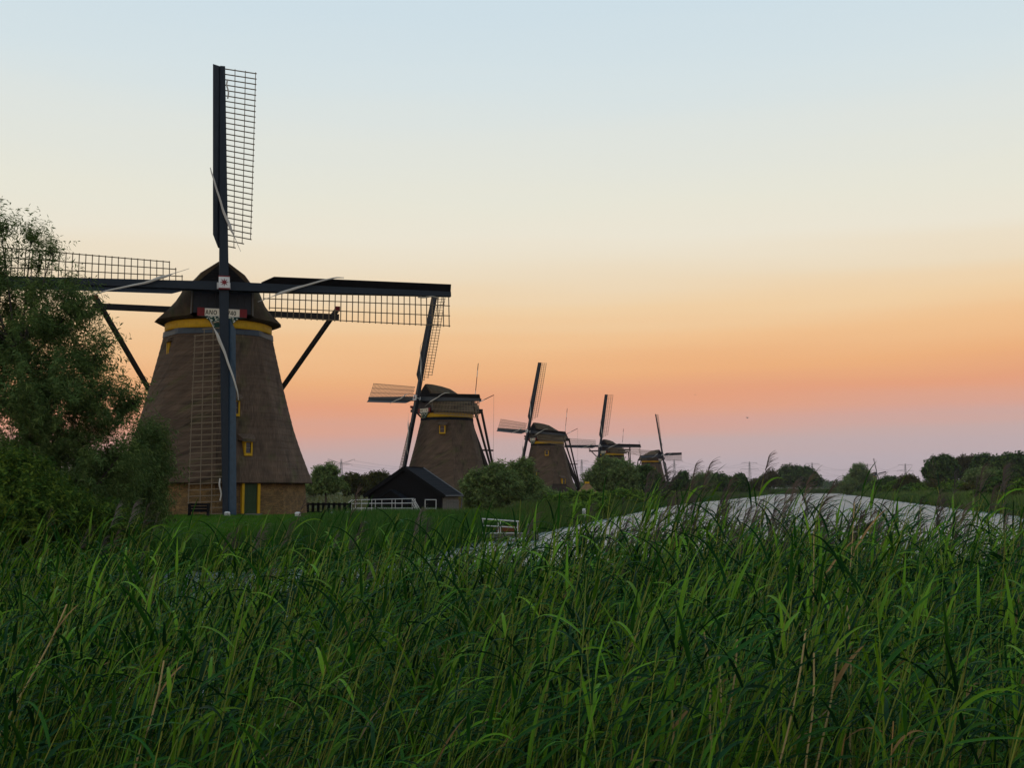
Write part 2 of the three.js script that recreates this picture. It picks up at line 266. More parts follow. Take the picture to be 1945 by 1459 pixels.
// sails, built once along +x (outwards), leading side +y, front +z
const SAIL = 14.2, ROOT = 2.25, TIP = 14.05, BARS = 33;
const weather = (r) => deg(lerp(24, 7, clamp((r - ROOT) / (SAIL - ROOT), 0, 1)));   // twist of the blade
const onLattice = (r, w) => V(r, -0.12 - w * Math.cos(weather(r)), 0.05 - w * Math.sin(weather(r)));
const latticeWidth = (r) => lerp(1.66, 1.98, (r - ROOT) / (TIP - ROOT));
const stockW = (r) => lerp(0.56, 0.31, r / SAIL);
const sailShared = (() => {
  const stock = beam(V(0.05, 0, 0), V(SAIL, 0, 0), 0.56, 0.42, 0.31, 0.26, V(0, 0, 1));
  const b = [];
  for (let r = ROOT; r <= SAIL + 0.01; r += (SAIL - ROOT) / 16) {
    const a = deg(lerp(38, 26, (r - ROOT) / (SAIL - ROOT))), s = stockW(r) / 2 - 0.01, w = (r < ROOT + 0.4 ? 0.12 : 0.52), c = Math.cos(a) * w, d = Math.sin(a) * w;
    b.push([V(r, s, 0.05), V(r, s + c, 0.05 + d), V(r, s + c, 0.02 + d), V(r, s, 0.02)]);
  }
  const board = loft(b, { ends: [true, true], flat: true });
  const bar = [], rail = [];
  for (let i = 0; i < BARS; i++) {
    const r = lerp(ROOT + 0.15, TIP, i / (BARS - 1)), w = latticeWidth(r) * (i === 0 ? 0.36 : i === 1 ? 0.7 : 1) + 0.07;
    bar.push(beam(onLattice(r, -0.1), onLattice(r, w), 0.05, 0.055, 0.05, 0.055, V(1, 0, 0)));
  }
  for (let k = 1; k <= 3; k++) {
    const r0 = ROOT + 0.1 + (k - 1) * 0.37, seg = []; for (let j = 0; j < 6; j++) { const a = lerp(r0, TIP + 0.06, j / 6), c = lerp(r0, TIP + 0.06, (j + 1) / 6); seg.push(beam(onLattice(a, latticeWidth(a) * k / 3).add(V(0, 0, 0.03)), onLattice(c, latticeWidth(c) * k / 3).add(V(0, 0, 0.03)), 0.045, 0.06, 0.045, 0.06, V(0, 0, 1))); }
    rail.push(join(seg));
  }
  const path = [V(2.0, -1.0, 0.3), V(2.9, -0.62, 0.36), V(3.5, -0.36, 0.4), V(4.6, 0.05, 0.36), V(5.8, 0.42, 0.5), V(6.7, 0.68, 0.5), V(7.3, 0.8, 0.25)], rad = [0.012, 0.02, 0.1, 0.07, 0.055, 0.045, 0.025];
  const curve = new THREE.CatmullRomCurve3(path), rings = [];
  for (let j = 0; j <= 30; j++) { const t = j / 30, p = curve.getPoint(t), k = t * (rad.length - 1), i = Math.min(rad.length - 2, Math.floor(k)), q = lerp(rad[i], rad[i + 1], k - i), T = curve.getTangent(t), S = V(0, 0, 1).cross(T).normalize(), U = T.clone().cross(S); rings.push([...Array(8).keys()].map((m) => { const a = (m / 8) * 2 * Math.PI, f = 1 + 0.2 * Math.sin(m * 2.3 + j); return p.clone().addScaledVector(S, Math.cos(a) * q * f).addScaledVector(U, Math.sin(a) * q * 0.55); })); }
  const cloth = loft(rings, { ends: [true, true] });
  const line = tubeAlong([V(12.0, -0.3, 0.15), V(12.4, -0.34, 0.25), V(12.9, -0.24, 0.2), V(13.3, -0.3, 0.12)], 0.05, 14);
  return { stock, board, bar, rail, cloth, line };
})();

function makeMill(o) {
  const mill = thing('windmill', o.label, 'windmill', [o.x, o.y, o.z], 0, o.group), detail = o.detail, corner = o.corner;
  // body
  const base = mesh('brick_base', loft([ring(-0.6, 5.95, corner), ring(2.0, 5.74, corner)]), M.brick, mill);
  base.geometry.computeVertexNormals();
  mesh('thatched_tower', towerGeometry(corner), M.thatch, mill);
  mesh('collar', loft([ring(11.16, 3.3, corner), ring(11.16, 3.53, corner), ring(11.52, 3.49, corner), ring(11.52, 3.2, corner)], { flat: true }), detail ? M.blueGrey : M.slate, mill);
  mesh('yellow_band', loft([ring(11.5, 3.2, corner, 64, true), ring(11.53, 3.36, corner, 64, true), ring(12.0, 3.36, corner, 64, true), ring(12.12, 3.1, corner, 64, true)]), M.yellow, mill);
  for (const w of o.windows) boxedOpening(mill, 'window', corner, ...w);
  // cap
  const cap = sub('cap', mill); cap.position.y = CAP_H; cap.rotation.y = o.yaw;
  mesh('cap_roof', capShared.roof, o.far ? M.capThatch : M.capThatch, cap);
  const shield = 8; for (let i = 0; i < shield; i++) mesh('front_board', slab([[-1.74 + i * 0.4375, 0.18], [-1.315 + i * 0.4375, 0.18], [-1.315 + i * 0.4375, 1.8], [-1.74 + i * 0.4375, 1.8]], 0.05, 3.3 + (i % 2) * 0.008), M.tarBlue, cap);
  for (let i = 0; i < 9; i++) { const y = 1.84 + i * 0.19, x0 = Math.max(0.05, lerp(1.72, 0.05, clamp((y - 1.9) / 1.55, 0, 1))), x1 = Math.max(0.03, lerp(1.72, 0.03, clamp((y + 0.185 - 1.9) / 1.55, 0, 1))); const g = slab([[-x0, y], [x0, y], [x1, y + 0.18], [-x1, y + 0.18]], 0.04, 3.3); g.translate(0, 0, 0); mesh('gable_board', g, M.tar, cap); }
  for (const e of [-1, 1]) mesh('cheek_trim', beam(V(e * 1.86, 0.1, 3.36), V(e * 1.82, 1.9, 3.36), 0.1, 0.08), M.greyWood, cap);
  const board = sub('name_board', cap); board.position.set(0, 0.02, 3.42);
  mesh('board_back', box(2.9, 0.48, 0.06, 0, 0.2, 0), M.white, board);
  const txt = new THREE.PlaneGeometry(2.09, 0.42); txt.translate(0, 0.2, 0.034); mesh('lettering', txt, std({ map: yearTexture, roughness: 0.5 }), board);
  for (const e of [-1, 1]) mesh('red_end', box(0.44, 0.52, 0.1, e * 1.27, 0.2, 0.01), M.red, board);
  const beard = slab([[-1.5, -0.06], [-1.0, -0.12], [-0.7, -0.42], [-0.45, -0.8], [0.45, -0.8], [0.7, -0.42], [1.0, -0.12], [1.5, -0.06]], 0.06), uv = beard.attributes.uv, bp = beard.attributes.position;
  for (let i = 0; i < uv.count; i++) uv.setXY(i, (bp.getX(i) + 1.5) / 3, (bp.getY(i) + 0.8) / 0.8); mesh('painted_beard', beard, std({ map: scrollTexture, roughness: 0.5 }), board);
  // windshaft head and sails
  const n = V(Math.sin(o.yaw) * Math.cos(o.tilt), Math.sin(o.tilt), Math.cos(o.yaw) * Math.cos(o.tilt)), r = V(Math.cos(o.yaw), 0, -Math.sin(o.yaw)), u = n.clone().cross(r);
  const Q = new THREE.Quaternion().setFromRotationMatrix(new THREE.Matrix4().makeBasis(r, u, n)), hub = V(Math.sin(o.yaw) * 4.3, o.hub, Math.cos(o.yaw) * 4.3);
  const head = sub('windshaft', mill); head.position.copy(hub); head.quaternion.copy(Q).multiply(new THREE.Quaternion().setFromAxisAngle(V(0, 0, 1), o.turn));
  mesh('shaft', pole(V(0, 0, -2.4), V(0, 0, -0.5), 0.36, 0.36, 12), M.tar, head);
  mesh('poll_end', [box(0.5, 0.56, 0.95, 0, 0, 0), box(0.64, 0.7, 0.16, 0, 0, 0.53), box(0.8, 0.4, 0.5, 0, -0.02, -0.25)], M.white, head);
  for (const e of [-1, 1]) mesh('red_rim', box(0.68, 0.07, 0.2, 0, e * 0.39, 0.5), M.red, head);
  const st = star(0.27); st.translate(0, 0, 0.611); mesh('red_star', st, M.red, head);
  for (let k = 0; k < 4; k++) {
    const s = sub('sail', mill); s.position.copy(hub).addScaledVector(n, k % 2 ? -0.28 : 0.2);
    s.quaternion.copy(Q).multiply(new THREE.Quaternion().setFromAxisAngle(V(0, 0, 1), Math.PI / 2 - k * Math.PI / 2 + o.turn));
    if (detail && k !== 2) s.scale.x = k ? 1.015 : 1.03;
    mesh('stock', sailShared.stock, M.steelBlue, s);
    mesh('wind_board', sailShared.board, k === 2 && detail ? M.windBlue : k === 1 ? M.tar : M.tarBlue, s);
    if (detail) { for (const b of sailShared.bar) mesh('lattice_bar', b, M.bar, s); for (const b of sailShared.rail) mesh('lattice_rail', b, M.bar, s); }
    else stuff(mesh('lattice', [...sailShared.bar, ...sailShared.rail], M.bar, s));
    mesh('furled_sailcloth', sailShared.cloth, M.cloth, s);
    if (detail) mesh('sail_line', sailShared.line, k % 2 ? M.rope : M.cloth, s);
  }
  // tail: beams through the cap, braces and tail pole down to the winding gear
  const tail = sub('tail', mill); tail.rotation.y = o.yaw;
  const T = V(0, 1.8, -7.8), L = 7.6, LS = 3.3;
  mesh('long_beam', beam(V(-L, 12.85, 0.9), V(L, 12.85, 0.9), 0.36, 0.36), M.brownBeam, tail);
  mesh('short_beam', beam(V(-LS, 12.5, -3.2), V(LS, 12.5, -3.2), 0.32, 0.32), M.brownBeam, tail);
  mesh('tail_pole', beam(V(0, 12.3, -3.0), T.clone().add(V(0, -0.7, -0.25)), 0.4, 0.45), M.brownBeam, tail);
  for (const s of [-1, 1]) {
    mesh('long_brace', beam(V(s * (L - 0.15), 13.3, 0.95), T.clone().add(V(s * 0.3, 0, 0)), 0.25, 0.25, 0.22, 0.22), M.brownBeam, tail);
    mesh('brace_tip', box(0.3, 0.28, 0.3, s * (L - 0.1), 13.4, 0.97), M.red, tail);
    mesh('short_brace', beam(V(s * (LS - 0.15), 12.6, -3.2), T.clone().add(V(s * 0.25, 0.4, 0)), 0.24, 0.24), M.brownBeam, tail);
  }
  mesh('cross_tie', [beam(V(0, 7.5, -4.4), V(0, 7.5, -7.2), 0.2, 0.22), beam(V(0, 7.4, -4.5), V(0, 3.2, -7.2), 0.16, 0.16)], M.brownBeam, tail);
  mesh('winding_wheel', [pole(V(-0.5, 1.6, -8), V(0.5, 1.6, -8), 0.14), beam(V(0.5, 0.7, -8), V(0.5, 2.5, -8), 0.09, 0.09), beam(V(0.5, 1.6, -8.9), V(0.5, 1.6, -7.1), 0.09, 0.09)], M.brownBeam, tail);
  if (!detail) {
    const a = V(0, 13.5, -4.2), b = V(0, 19, -4.8), c = V(0, 14.9, -7.3);
    for (const [p, q, nn] of [[a, b, 6], [a, c, 4]]) for (let i = 0; i < nn; i++) mesh('flagpole_section', pole(p.clone().lerp(q, i / nn), p.clone().lerp(q, (i + 1) / nn), 0.055, 0.05, 6), [M.red, M.white, M.tarBlue][i % 3], tail);
    mesh('halyard', pole(c, V(0, 2.5, -7.2), 0.018, 0.018, 4), M.rope, tail);
  }
  return mill;
}
const camDir = (x, z) => Math.atan2(-x, -z);                           // turn that faces the camera
const mills = [
  { x: -18.95, z: -73, y: 0.95, yaw: deg(17.5), tilt: deg(8.5), turn: deg(1.1), hub: 13.98, detail: true, dc: 0, label: 'largest and nearest windmill, dark thatched tower, year board under its cap', windows: [[0, -0.12, 4.0, 0.52, 0.9, 0.25], [0, -0.66, 6.45, 0.5, 1.0, 0.25], [-2, 0.35, 10.2, 0.34, 1.05, 0.06]] },
  { x: -8.4, z: -147.2, y: 0.1, yaw: deg(-55), tilt: deg(9), turn: deg(-4.2), hub: 13.9, dc: 9, label: 'second windmill in the row, behind the black boathouse, sails turned left', windows: [[-1, 0.3, 9.9, 0.75, 1.1, 0.4], [0, 0.9, 3.9, 0.7, 1.2, 0.5]] },
  { x: 7.2, z: -232.2, y: 0.1, yaw: deg(-61), tilt: deg(9), turn: deg(-5.2), hub: 14.0, dc: 12, label: 'third windmill in the row, brown tower rising behind bushy willows', windows: [[-1, 0.6, 9.6, 0.75, 1.1, 0.4], [-1, -1.6, 5.2, 0.7, 1.2, 0.5], [0, 0.2, 3.9, 0.7, 1.2, 0.5]] },
  { x: 27.2, z: -311, y: 0.1, yaw: deg(-48), tilt: deg(9), turn: deg(-2.3), hub: 14.0, dc: 12, label: 'fourth windmill in the row, lower half hidden by a round willow', windows: [[-1, 0.3, 9.6, 0.75, 1.1, 0.4], [0, 0.6, 9.0, 0.7, 1.2, 0.5]] },
  { x: 47.9, z: -392.6, y: 0.1, yaw: deg(52.5), tilt: deg(9), turn: deg(2.5), hub: 14.0, dc: -8, label: 'fifth and last windmill of the row, sails turned right towards the canal', windows: [[0, 0.0, 9.6, 0.75, 1.1, 0.4], [0, 0.5, 4.5, 0.7, 1.2, 0.5]] },
  { x: 1056, z: -1030, y: 2, yaw: deg(35), tilt: deg(9), turn: deg(8), hub: 14.0, dc: 12, label: 'tiny windmill far off across the canal beside a bushy tree', windows: [[0, 0.2, 9.6, 0.9, 1.2, 0.4]] },
].map((o) => { if (o.z === -1030) { const p = at(1658, 920, 1030); o.x = p.x; } o.corner = camDir(o.x, o.z) + deg(o.dc); return makeMill(o); });
{ // door, panels and corner post of the near mill's brick base
  const mill = mills[0], c = camDir(-18.95, -73), facet = (k, u, parent) => { const m = c + (k + 0.5) * Math.PI / 4, a = 5.84 * Math.cos(Math.PI / 8), g = sub(parent, mill); g.position.set(Math.sin(m) * a + Math.cos(m) * u, 0, Math.cos(m) * a - Math.sin(m) * u); g.rotation.y = m; return g; };
  const d = facet(0, -0.05, 'door');
  for (let i = 0; i < 4; i++) mesh('door_plank', box(0.2, 1.94, 0.06, -0.31 + i * 0.207, 0.97, 0.09 + (i % 2) * 0.006), M.green, d);
  mesh('door_frame', box(0.15, 1.98, 0.3, -0.5, 0.98, 0.06), M.yellow, d); mesh('door_frame', box(0.17, 1.98, 0.3, 0.51, 0.98, 0.06), M.yellow, d); mesh('door_step', box(1.2, 0.12, 0.5, 0, 0.03, 0.3), M.greyWood, d);
  const p = facet(-2, 0.1, 'side_panel');
  for (let i = 0; i < 5; i++) mesh('panel_board', box(0.68, 1.9, 0.06, -1.4 + i * 0.7, 0.95, 0.1 + (i % 2) * 0.01), M.blueGrey, p);
}

// ---------------------------------------------------------------- boathouse, bridges, fence and other built things
{
  const front = at(769, 965, 95), h = thing('boathouse', 'black wooden boathouse with a low gabled roof in front of the second windmill', 'boathouse', [front.x, 0.4, -95], deg(-21));
  const HW = 3.5, EAVE = 1.72, TOP = 3.92, LEN = 3.2, OV = 0.22, slope = Math.atan2(TOP - EAVE, HW);
  for (let i = 0; i < 13; i++) {                                      // overlapping boards of the gable
    const y0 = i * 0.285 - 0.1, y1 = y0 + 0.3, wd = (y) => (y < EAVE ? HW - 0.1 : Math.max(0.05, (HW - 0.1) * (TOP - y) / (TOP - EAVE)));
    if (y0 > TOP - 0.35) break; mesh('gable_board', slab([[-wd(y0), y0], [wd(y0), y0], [wd(Math.min(y1, TOP - 0.1)), y1], [-wd(Math.min(y1, TOP - 0.1)), y1]], 0.04, 0.01 * (i % 2)), M.tar, h);
  }
  for (let i = 0; i < 6; i++) mesh('side_board', box(0.05, 0.3, LEN - 0.1, HW - 0.08 + 0.008 * (i % 2), i * 0.29 + 0.05, -LEN / 2), M.greyWood, h);
  mesh('rear_wall', slab([[-HW + 0.1, -0.1], [HW - 0.1, -0.1], [HW - 0.1, EAVE], [0, TOP - 0.1], [-HW + 0.1, EAVE]], 0.06, -LEN), M.tar, h);
  mesh('side_wall', box(0.06, EAVE, LEN - 0.1, -HW + 0.08, EAVE / 2, -LEN / 2), M.tar, h);
  for (const s of [-1, 1]) {
    const a = V(0, TOP, OV), b = V(s * (HW + 0.25), EAVE - 0.15, OV), c = b.clone().setZ(-LEN - OV), d = a.clone().setZ(-LEN - OV), th = 0.1;
    const up = [a, b, c, d], low = up.map((p) => p.clone().add(V(0, -th, 0)));
    mesh('roof_slope', loft([low, up], { ends: [true, true], flat: true }), M.slate, h);
    for (let i = 1; i < 11; i++) { const t = i / 11, p = a.clone().lerp(b, t).add(V(0, 0.015, -0.02)); mesh('roof_batten', beam(p, p.clone().setZ(-LEN - OV + 0.02), 0.04, 0.014), M.slate, h); }
    mesh('barge_board', beam(a.clone().add(V(0, -0.1, 0.05)), b.clone().add(V(0, -0.1, 0.05)), 0.05, 0.3), M.tar, h);
    if (s > 0) { mesh('roof_edge_flashing', beam(d.clone().add(V(0, 0.04, 0)), c.clone().add(V(0, 0.04, 0)), 0.09, 0.06), M.lead, h); mesh('gutter', beam(b.clone().add(V(0.06, -0.02, 0)), c.clone().add(V(0.06, -0.02, 0)), 0.1, 0.08), M.lead, h); mesh('downpipe', pole(c.clone().add(V(0.02, -0.05, 0.2)), V(HW + 0.2, 0, -LEN), 0.045), M.lead, h); }
  }
  mesh('ridge_cap', beam(V(0, TOP + 0.03, OV), V(0, TOP + 0.03, -LEN - OV), 0.16, 0.06), M.slate, h);
  const p = sub('porch', h); p.position.set(-0.85, 0, 0.06);
  for (const s of [-1, 1]) { mesh('porch_roof', beam(V(0, 2.0, 0.45), V(s * 1.75, 1.0, 0.45), 0.95, 0.08, 0.95, 0.08, V(0, 1, 0)), M.slate, p); mesh('porch_post', box(0.1, 1.1, 0.1, s * 1.5, 0.55, 0.8), M.tar, p); }
  mesh('porch_gable', slab([[-1.5, 0], [1.5, 0], [1.5, 1.1], [0, 1.93], [-1.5, 1.1]], 0.04, 0.78), M.tar, p);
}
{
  const z = -90, x0 = at(668, 960, 90).x, x1 = at(783, 960, 90).x, x2 = at(797, 960, 90).x, b = thing('footbridge', 'narrow footbridge with white tubular railings before the black boathouse', 'footbridge', [0, 0, z]);
  mesh('deck', box(x1 - x0 + 0.4, 0.1, 1.4, (x0 + x1) / 2, 0.82, -0.7), M.greyWood, b);
  for (const [dz, k] of [[0, 0], [-1.4, 1]]) {
    const y = 0.9, top = (x) => y + 0.78 + 0.06 * (x - x0) / (x1 - x0), n = 7;
    for (let i = 0; i < n; i += 1 + k) { const x = lerp(x0, x1, i / (n - 1)) + k * 0.12; mesh('railing_post', pole(V(x, 0.3, dz), V(x, top(x), dz), 0.021), M.white, b); }
    for (const f of [1, 0.58, 0.1]) mesh('railing_rail', pole(V(x0 + k * 0.1, y + (f - 0.06 * (f === 1)) * 0.78, dz), V(x1, y + f * 0.84, dz), 0.022), M.white, b);
    mesh('railing_rail', pole(V(x1, y + 0.84, dz), V(x2, 0.75, dz), 0.032), M.white, b); mesh('railing_rail', pole(V(x1, y + 0.47, dz), V(x2 - 0.2, 0.7, dz), 0.026), M.white, b);
    mesh('railing_rail', pole(V(x0, y + 0.73, dz), V(x0 - 0.25, y + 0.5, dz), 0.03), M.white, b);
  }
  const g = thing('gate_frame', 'open white tubular gate frame right of the footbridge', 'gate', [at(818, 960, 90).x, 0, -90]);
  for (const s of [-1, 1]) mesh('gate_post', pole(V(s * 0.43, 0.3, 0), V(s * 0.43, 1.66, 0), 0.03), M.white, g);
  mesh('top_bar', pole(V(-0.45, 1.66, 0), V(0.45, 1.66, 0), 0.03), M.white, g); mesh('low_bar', pole(V(-0.43, 0.98, 0), V(0.43, 0.98, 0), 0.025), M.white, g);
  const k = thing('picket_gate', 'weathered grey picket gate against the boathouse side wall', 'picket gate', [at(860, 960, 91).x, 0.3, -91]);
  for (let i = 0; i < 8; i++) mesh('picket', box(0.07, 1.25, 0.03, -0.46 + i * 0.13, 0.72, 0), M.greyWood, k);
  for (const y of [0.4, 1.15]) mesh('cross_rail', box(1.06, 0.08, 0.04, 0, y, -0.045), M.greyWood, k);
}
{
  const d = 80, x0 = at(585, 960, d).x, x1 = at(665, 960, d).x, f = thing('board_fence', 'low dark fence of spaced upright boards right of the nearest windmill', 'fence', [0, 0.62, -d]);
  for (let i = 0; i < 9; i++) mesh('fence_board', box(0.2, 0.86, 0.05, lerp(x0, x1, i / 8), 0.5, (i % 2) * 0.015), M.tar, f);
  for (const y of [0.25, 0.82]) mesh('fence_rail', box(x1 - x0 + 0.2, 0.12, 0.06, (x0 + x1) / 2, y, -0.07), M.tar, f);
}
for (const [px, d, label] of [[432, 66, 'white floodlight on the lawn under the lowest sail tip'], [566, 66.5, 'white floodlight on the lawn at the right corner of the brick base'], [633, 69, 'white floodlight on the lawn below the dark board fence'], [660, 72, 'white floodlight on the lawn at the left end of the white railing']]) {
  const p = at(px, 980, d), l = thing('floodlight', label, 'floodlight', [p.x, ground(p.x, -d) - 0.02, -d], rr(-0.5, 0.5));
  mesh('housing', new THREE.CapsuleGeometry(0.1, 0.16, 4, 8).rotateZ(Math.PI / 2).translate(0, 0.2, 0).toNonIndexed(), M.white, l); mesh('stand', box(0.3, 0.12, 0.2, 0, 0.06, 0), M.white, l);
}
{
  const p = at(378, 980, 65), w = thing('wooden_bench', 'dark slatted bench on the grass before the windmill brick base', 'bench', [p.x, 0.88, -65], 0.08);
  for (let i = 0; i < 3; i++) mesh('back_slat', box(1.15, 0.13, 0.04, 0, 0.42 + i * 0.16, -0.2 - i * 0.03), M.tar, w);
  for (let i = 0; i < 3; i++) mesh('seat_slat', box(1.15, 0.04, 0.12, 0, 0.34, -0.1 + i * 0.14), M.tar, w);
  for (const s of [-1, 1]) mesh('bench_side', box(0.08, 0.85, 0.5, s * 0.52, 0.36, 0.0), M.tar, w);
}
{
  const d = 56, x0 = at(917, 1000, d).x, x1 = at(984, 1000, d).x, j = thing('jetty', 'small jetty with white railing at the water edge', 'jetty', [0, 0, -d]);
  for (let i = 0; i < 8; i++) mesh('deck_plank', box(0.24, 0.07, 1.3, x0 + 0.1 + i * 0.25, 0.3 + (i % 2) * 0.004, -0.6), M.greyWood, j);
  mesh('edge_beam', box(x1 - x0 + 1.1, 0.12, 0.1, (x0 + x1) / 2 + 0.5, 0.2, 0.09), M.greyWood, j); mesh('edge_strip', box(x1 - x0 + 0.1, 0.05, 0.05, (x0 + x1) / 2, 0.36, 0.07), M.white, j);
  mesh('brown_side_panel', box(1.15, 0.28, 0.06, x1 - 0.5, 0.56, -0.25), M.rust, j);
  for (const u of [0.0, 0.44, 0.50, 0.92, 0.99]) { const x = lerp(x0, x1, u); mesh('railing_post', pole(V(x, 0.3, 0), V(x, 1.03 - 0.12 * u, 0), 0.02), M.white, j); }
  mesh('railing_rail', pole(V(x0 - 0.08, 1.05, 0), V(x1 + 0.04, 0.92, 0), 0.032), M.white, j); mesh('railing_rail', pole(V(x0, 0.72, 0), V(x1, 0.62, 0), 0.025), M.white, j);
  for (let i = 0; i < 4; i++) mesh('pile', pole(V(x0 + i * 0.6, -1, -0.1), V(x0 + i * 0.6, 0.24, -0.1), 0.07), M.greyWood, j);
  for (const [px, top, r, lab] of [[1003, 995, 0.07, 'grey mooring post standing alone right of the jetty railing'], [1013, 1009, 0.13, 'thick grey mooring post, stoutest at the jetty end'], [1021, 1002, 0.06, 'slim tall mooring post at the far right jetty end']]) { const p = at(px, top, d); mesh_post(p, r, lab); }
  function mesh_post(p, r, lab) { const t = tag(mesh('mooring_post', new THREE.LatheGeometry([[0, p.y], [r * 0.8, p.y], [r, p.y - 0.05], [r * 1.05, -1]].map(([a, b]) => new THREE.Vector2(a, b)), 10).translate(0, 0, 0), M.greyWood), lab, 'post'); t.position.set(p.x, 0, p.z); }
  const q = at(1109, 966, 88), t = tag(mesh('channel_post', new THREE.LatheGeometry([[0, q.y], [0.1, q.y], [0.14, q.y - 0.06], [0.14, q.y - 0.3], [0.135, -1]].map(([a, b]) => new THREE.Vector2(a, b)), 12), M.white), 'weathered white post standing in the water at the left bank', 'post'); t.position.set(q.x, 0, q.z);
}
function tentRoof(name, label, category, px, base, top, halfPx, d, mat, tipMat, ridge = 0) {   // steep hipped roof on low walls
  const p = at(px, base, d), w = halfPx * d / F, hgt = (base - top) * d / F, g = thing(name, label, category, [p.x, p.y, -d], 0.3);
  mesh('roof', loft([[V(-w, 0, w), V(w, 0, w), V(w, 0, -w), V(-w, 0, -w)], [V(-w * 0.55 - ridge * 0.45, hgt * 0.5, w * 0.48), V(w * 0.55 + ridge * 0.45, hgt * 0.5, w * 0.48), V(w * 0.55 + ridge * 0.45, hgt * 0.5, -w * 0.48), V(-w * 0.55 - ridge * 0.45, hgt * 0.5, -w * 0.48)], [V(-0.2 - ridge, hgt, 0.1), V(0.2 + ridge, hgt, 0.1), V(0.2 + ridge, hgt, -0.1), V(-0.2 - ridge, hgt, -0.1)]], { ends: [true, true], flat: true }), mat, g);
  mesh('wall', box(w * 1.7, p.y + 0.4, w * 1.7, 0, -(p.y + 0.4) / 2 - 0.02, 0), M.brick, g); mesh('ridge', box(0.7 + ridge * 2, 0.35, 0.5, 0, hgt, 0), tipMat, g);
}
tentRoof('thatched_hut', 'small pale thatched hut with pointed roof and yellow tip', 'hut', 1115, 941, 917, 19, 205, std({ map: capMap, color: rgb(3.2, 2.9, 2.6), bumpMap: thatchBump, bumpScale: 0.05, roughness: 0.9 }), M.yellow);
tentRoof('low_barn', 'low dark brown barn roof at the foot of the third windmill', 'barn', 1062, 940, 921, 34, 208, std({ map: capMap, color: rgb(0.42, 0.34, 0.3), roughness: 0.9 }), M.brownBeam, 1);
{
  const d = 330, a = at(1762, 926, d), b = at(1832, 926, d), g = thing('greenhouse', 'long low pale greenhouse roof before the trees on the right', 'greenhouse', [(a.x + b.x) / 2, 1.2, -d]), w = b.x - a.x;
  for (let i = 0; i < 5; i++) mesh('roof_bay', loft([[V(0, 1.6, 2), V(w / 5 - 0.1, 1.6, 2), V(w / 5 - 0.1, 1.6, -2), V(0, 1.6, -2)], [V(0, 2.2, 0.1), V(w / 5 - 0.1, 2.2, 0.1), V(w / 5 - 0.1, 2.2, -0.1), V(0, 2.2, -0.1)]], { ends: [true, true], flat: true }).translate(-w / 2 + i * w / 5, 0, 0), M.white, g);
  mesh('wall', box(w, 2.4, 3.6, 0, 0.4, 0), M.greyWood, g);
  const e = at(1507, 938, 543), f = at(1600, 938, 543), q = thing('quay', 'thin pale quay edge closing the far end of the canal', 'quay', [(e.x + f.x) / 2, 0, -543]);
  mesh('coping', box(f.x - e.x, 0.35, 1, 0, 0.22, 0), M.white, q); mesh('sheet_wall', box(f.x - e.x - 0.2, 0.6, 0.8, 0, -0.26, 0), M.greyWood, q);
}
// ---------------------------------------------------------------- pylons and cables
const cableEnds = [];
function pylon(px, top, halfW, d, label, style) {
  const base = at(px, 929, d), H = at(px, top, d).y, w = halfW * d / F, t = thing('pylon', label, 'pylon', [base.x, 0, -d], 0.25, undefined), leg = 0.32;
  const bw = H * 0.075, half = (y) => lerp(bw, 0.7, Math.min(1, y / (H * 0.72)));
  for (const sx of [-1, 1]) for (const sz of [-1, 1]) mesh('leg', beam(V(sx * bw, 0, sz * bw), V(sx * 0.55, H, sz * 0.55), leg, leg), M.steel, t);
  const br = []; for (let i = 0; i < 9; i++) { const a = H * 0.95 * (i / 9) ** 0.85, b = H * 0.95 * ((i + 1) / 9) ** 0.85; for (const sz of [-1, 1]) { br.push(beam(V(-half(a), a, sz * half(a)), V(half(b), b, sz * half(b)), 0.2, 0.2), beam(V(half(a), a, sz * half(a)), V(-half(b), b, sz * half(b)), 0.2, 0.2)); } }
  stuff(mesh('bracing', br, M.steel, t));
  const arms = style ? [[0.86, 1, 1], [0.84, 0.8, 0], [0.55, 1, 0]] : [[0.97, 0.85, 0], [0.75, 1, 0]], ends = [];
  for (const [f, r, v] of arms) for (const s of [-1, 1]) {
    const tip = V(s * w * r, H * (f + (v ? 0.14 : 0)), 0);
    mesh('arm', [beam(V(0, H * f, 0), tip, 0.6, 0.5, 0.25, 0.25), beam(V(s * 0.6, H * (f - 0.05), 0), tip, 0.25, 0.25), beam(V(s * w * r * 0.5, H * f, 0), V(s * w * r * 0.5, H * (f - 0.025), 0), 0.2, 0.2)], M.steel, t);
    mesh('insulator', pole(tip, tip.clone().add(V(0, -2.4, 0)), 0.16, 0.16, 5), M.tarBlue, t);
    t.updateMatrixWorld(); ends.push(tip.clone().add(V(0, -2.4, 0)).applyMatrix4(t.matrixWorld));
  }
  cableEnds.push(ends);
}
pylon(648, 872, 25, 1500, 'pylon with slanted upper arms above the bushes right of the nearest windmill', 1);
pylon(1105, 873, 15, 1900, 'faint pylon seen between the third and fourth windmills', 0);
pylon(1281, 873, 20, 1900, 'pylon just right of the last windmill of the row', 0);
pylon(1424, 877, 18, 1950, 'pylon over the tree line left of the big round tree', 0);
pylon(1543, 879, 17, 2000, 'pylon partly behind the big round tree', 0);
pylon(1648, 881, 16, 2100, 'pylon directly above the tiny far windmill', 0);
pylon(1720, 881, 17, 2100, 'rightmost pylon, left of the tall dark trees', 0);
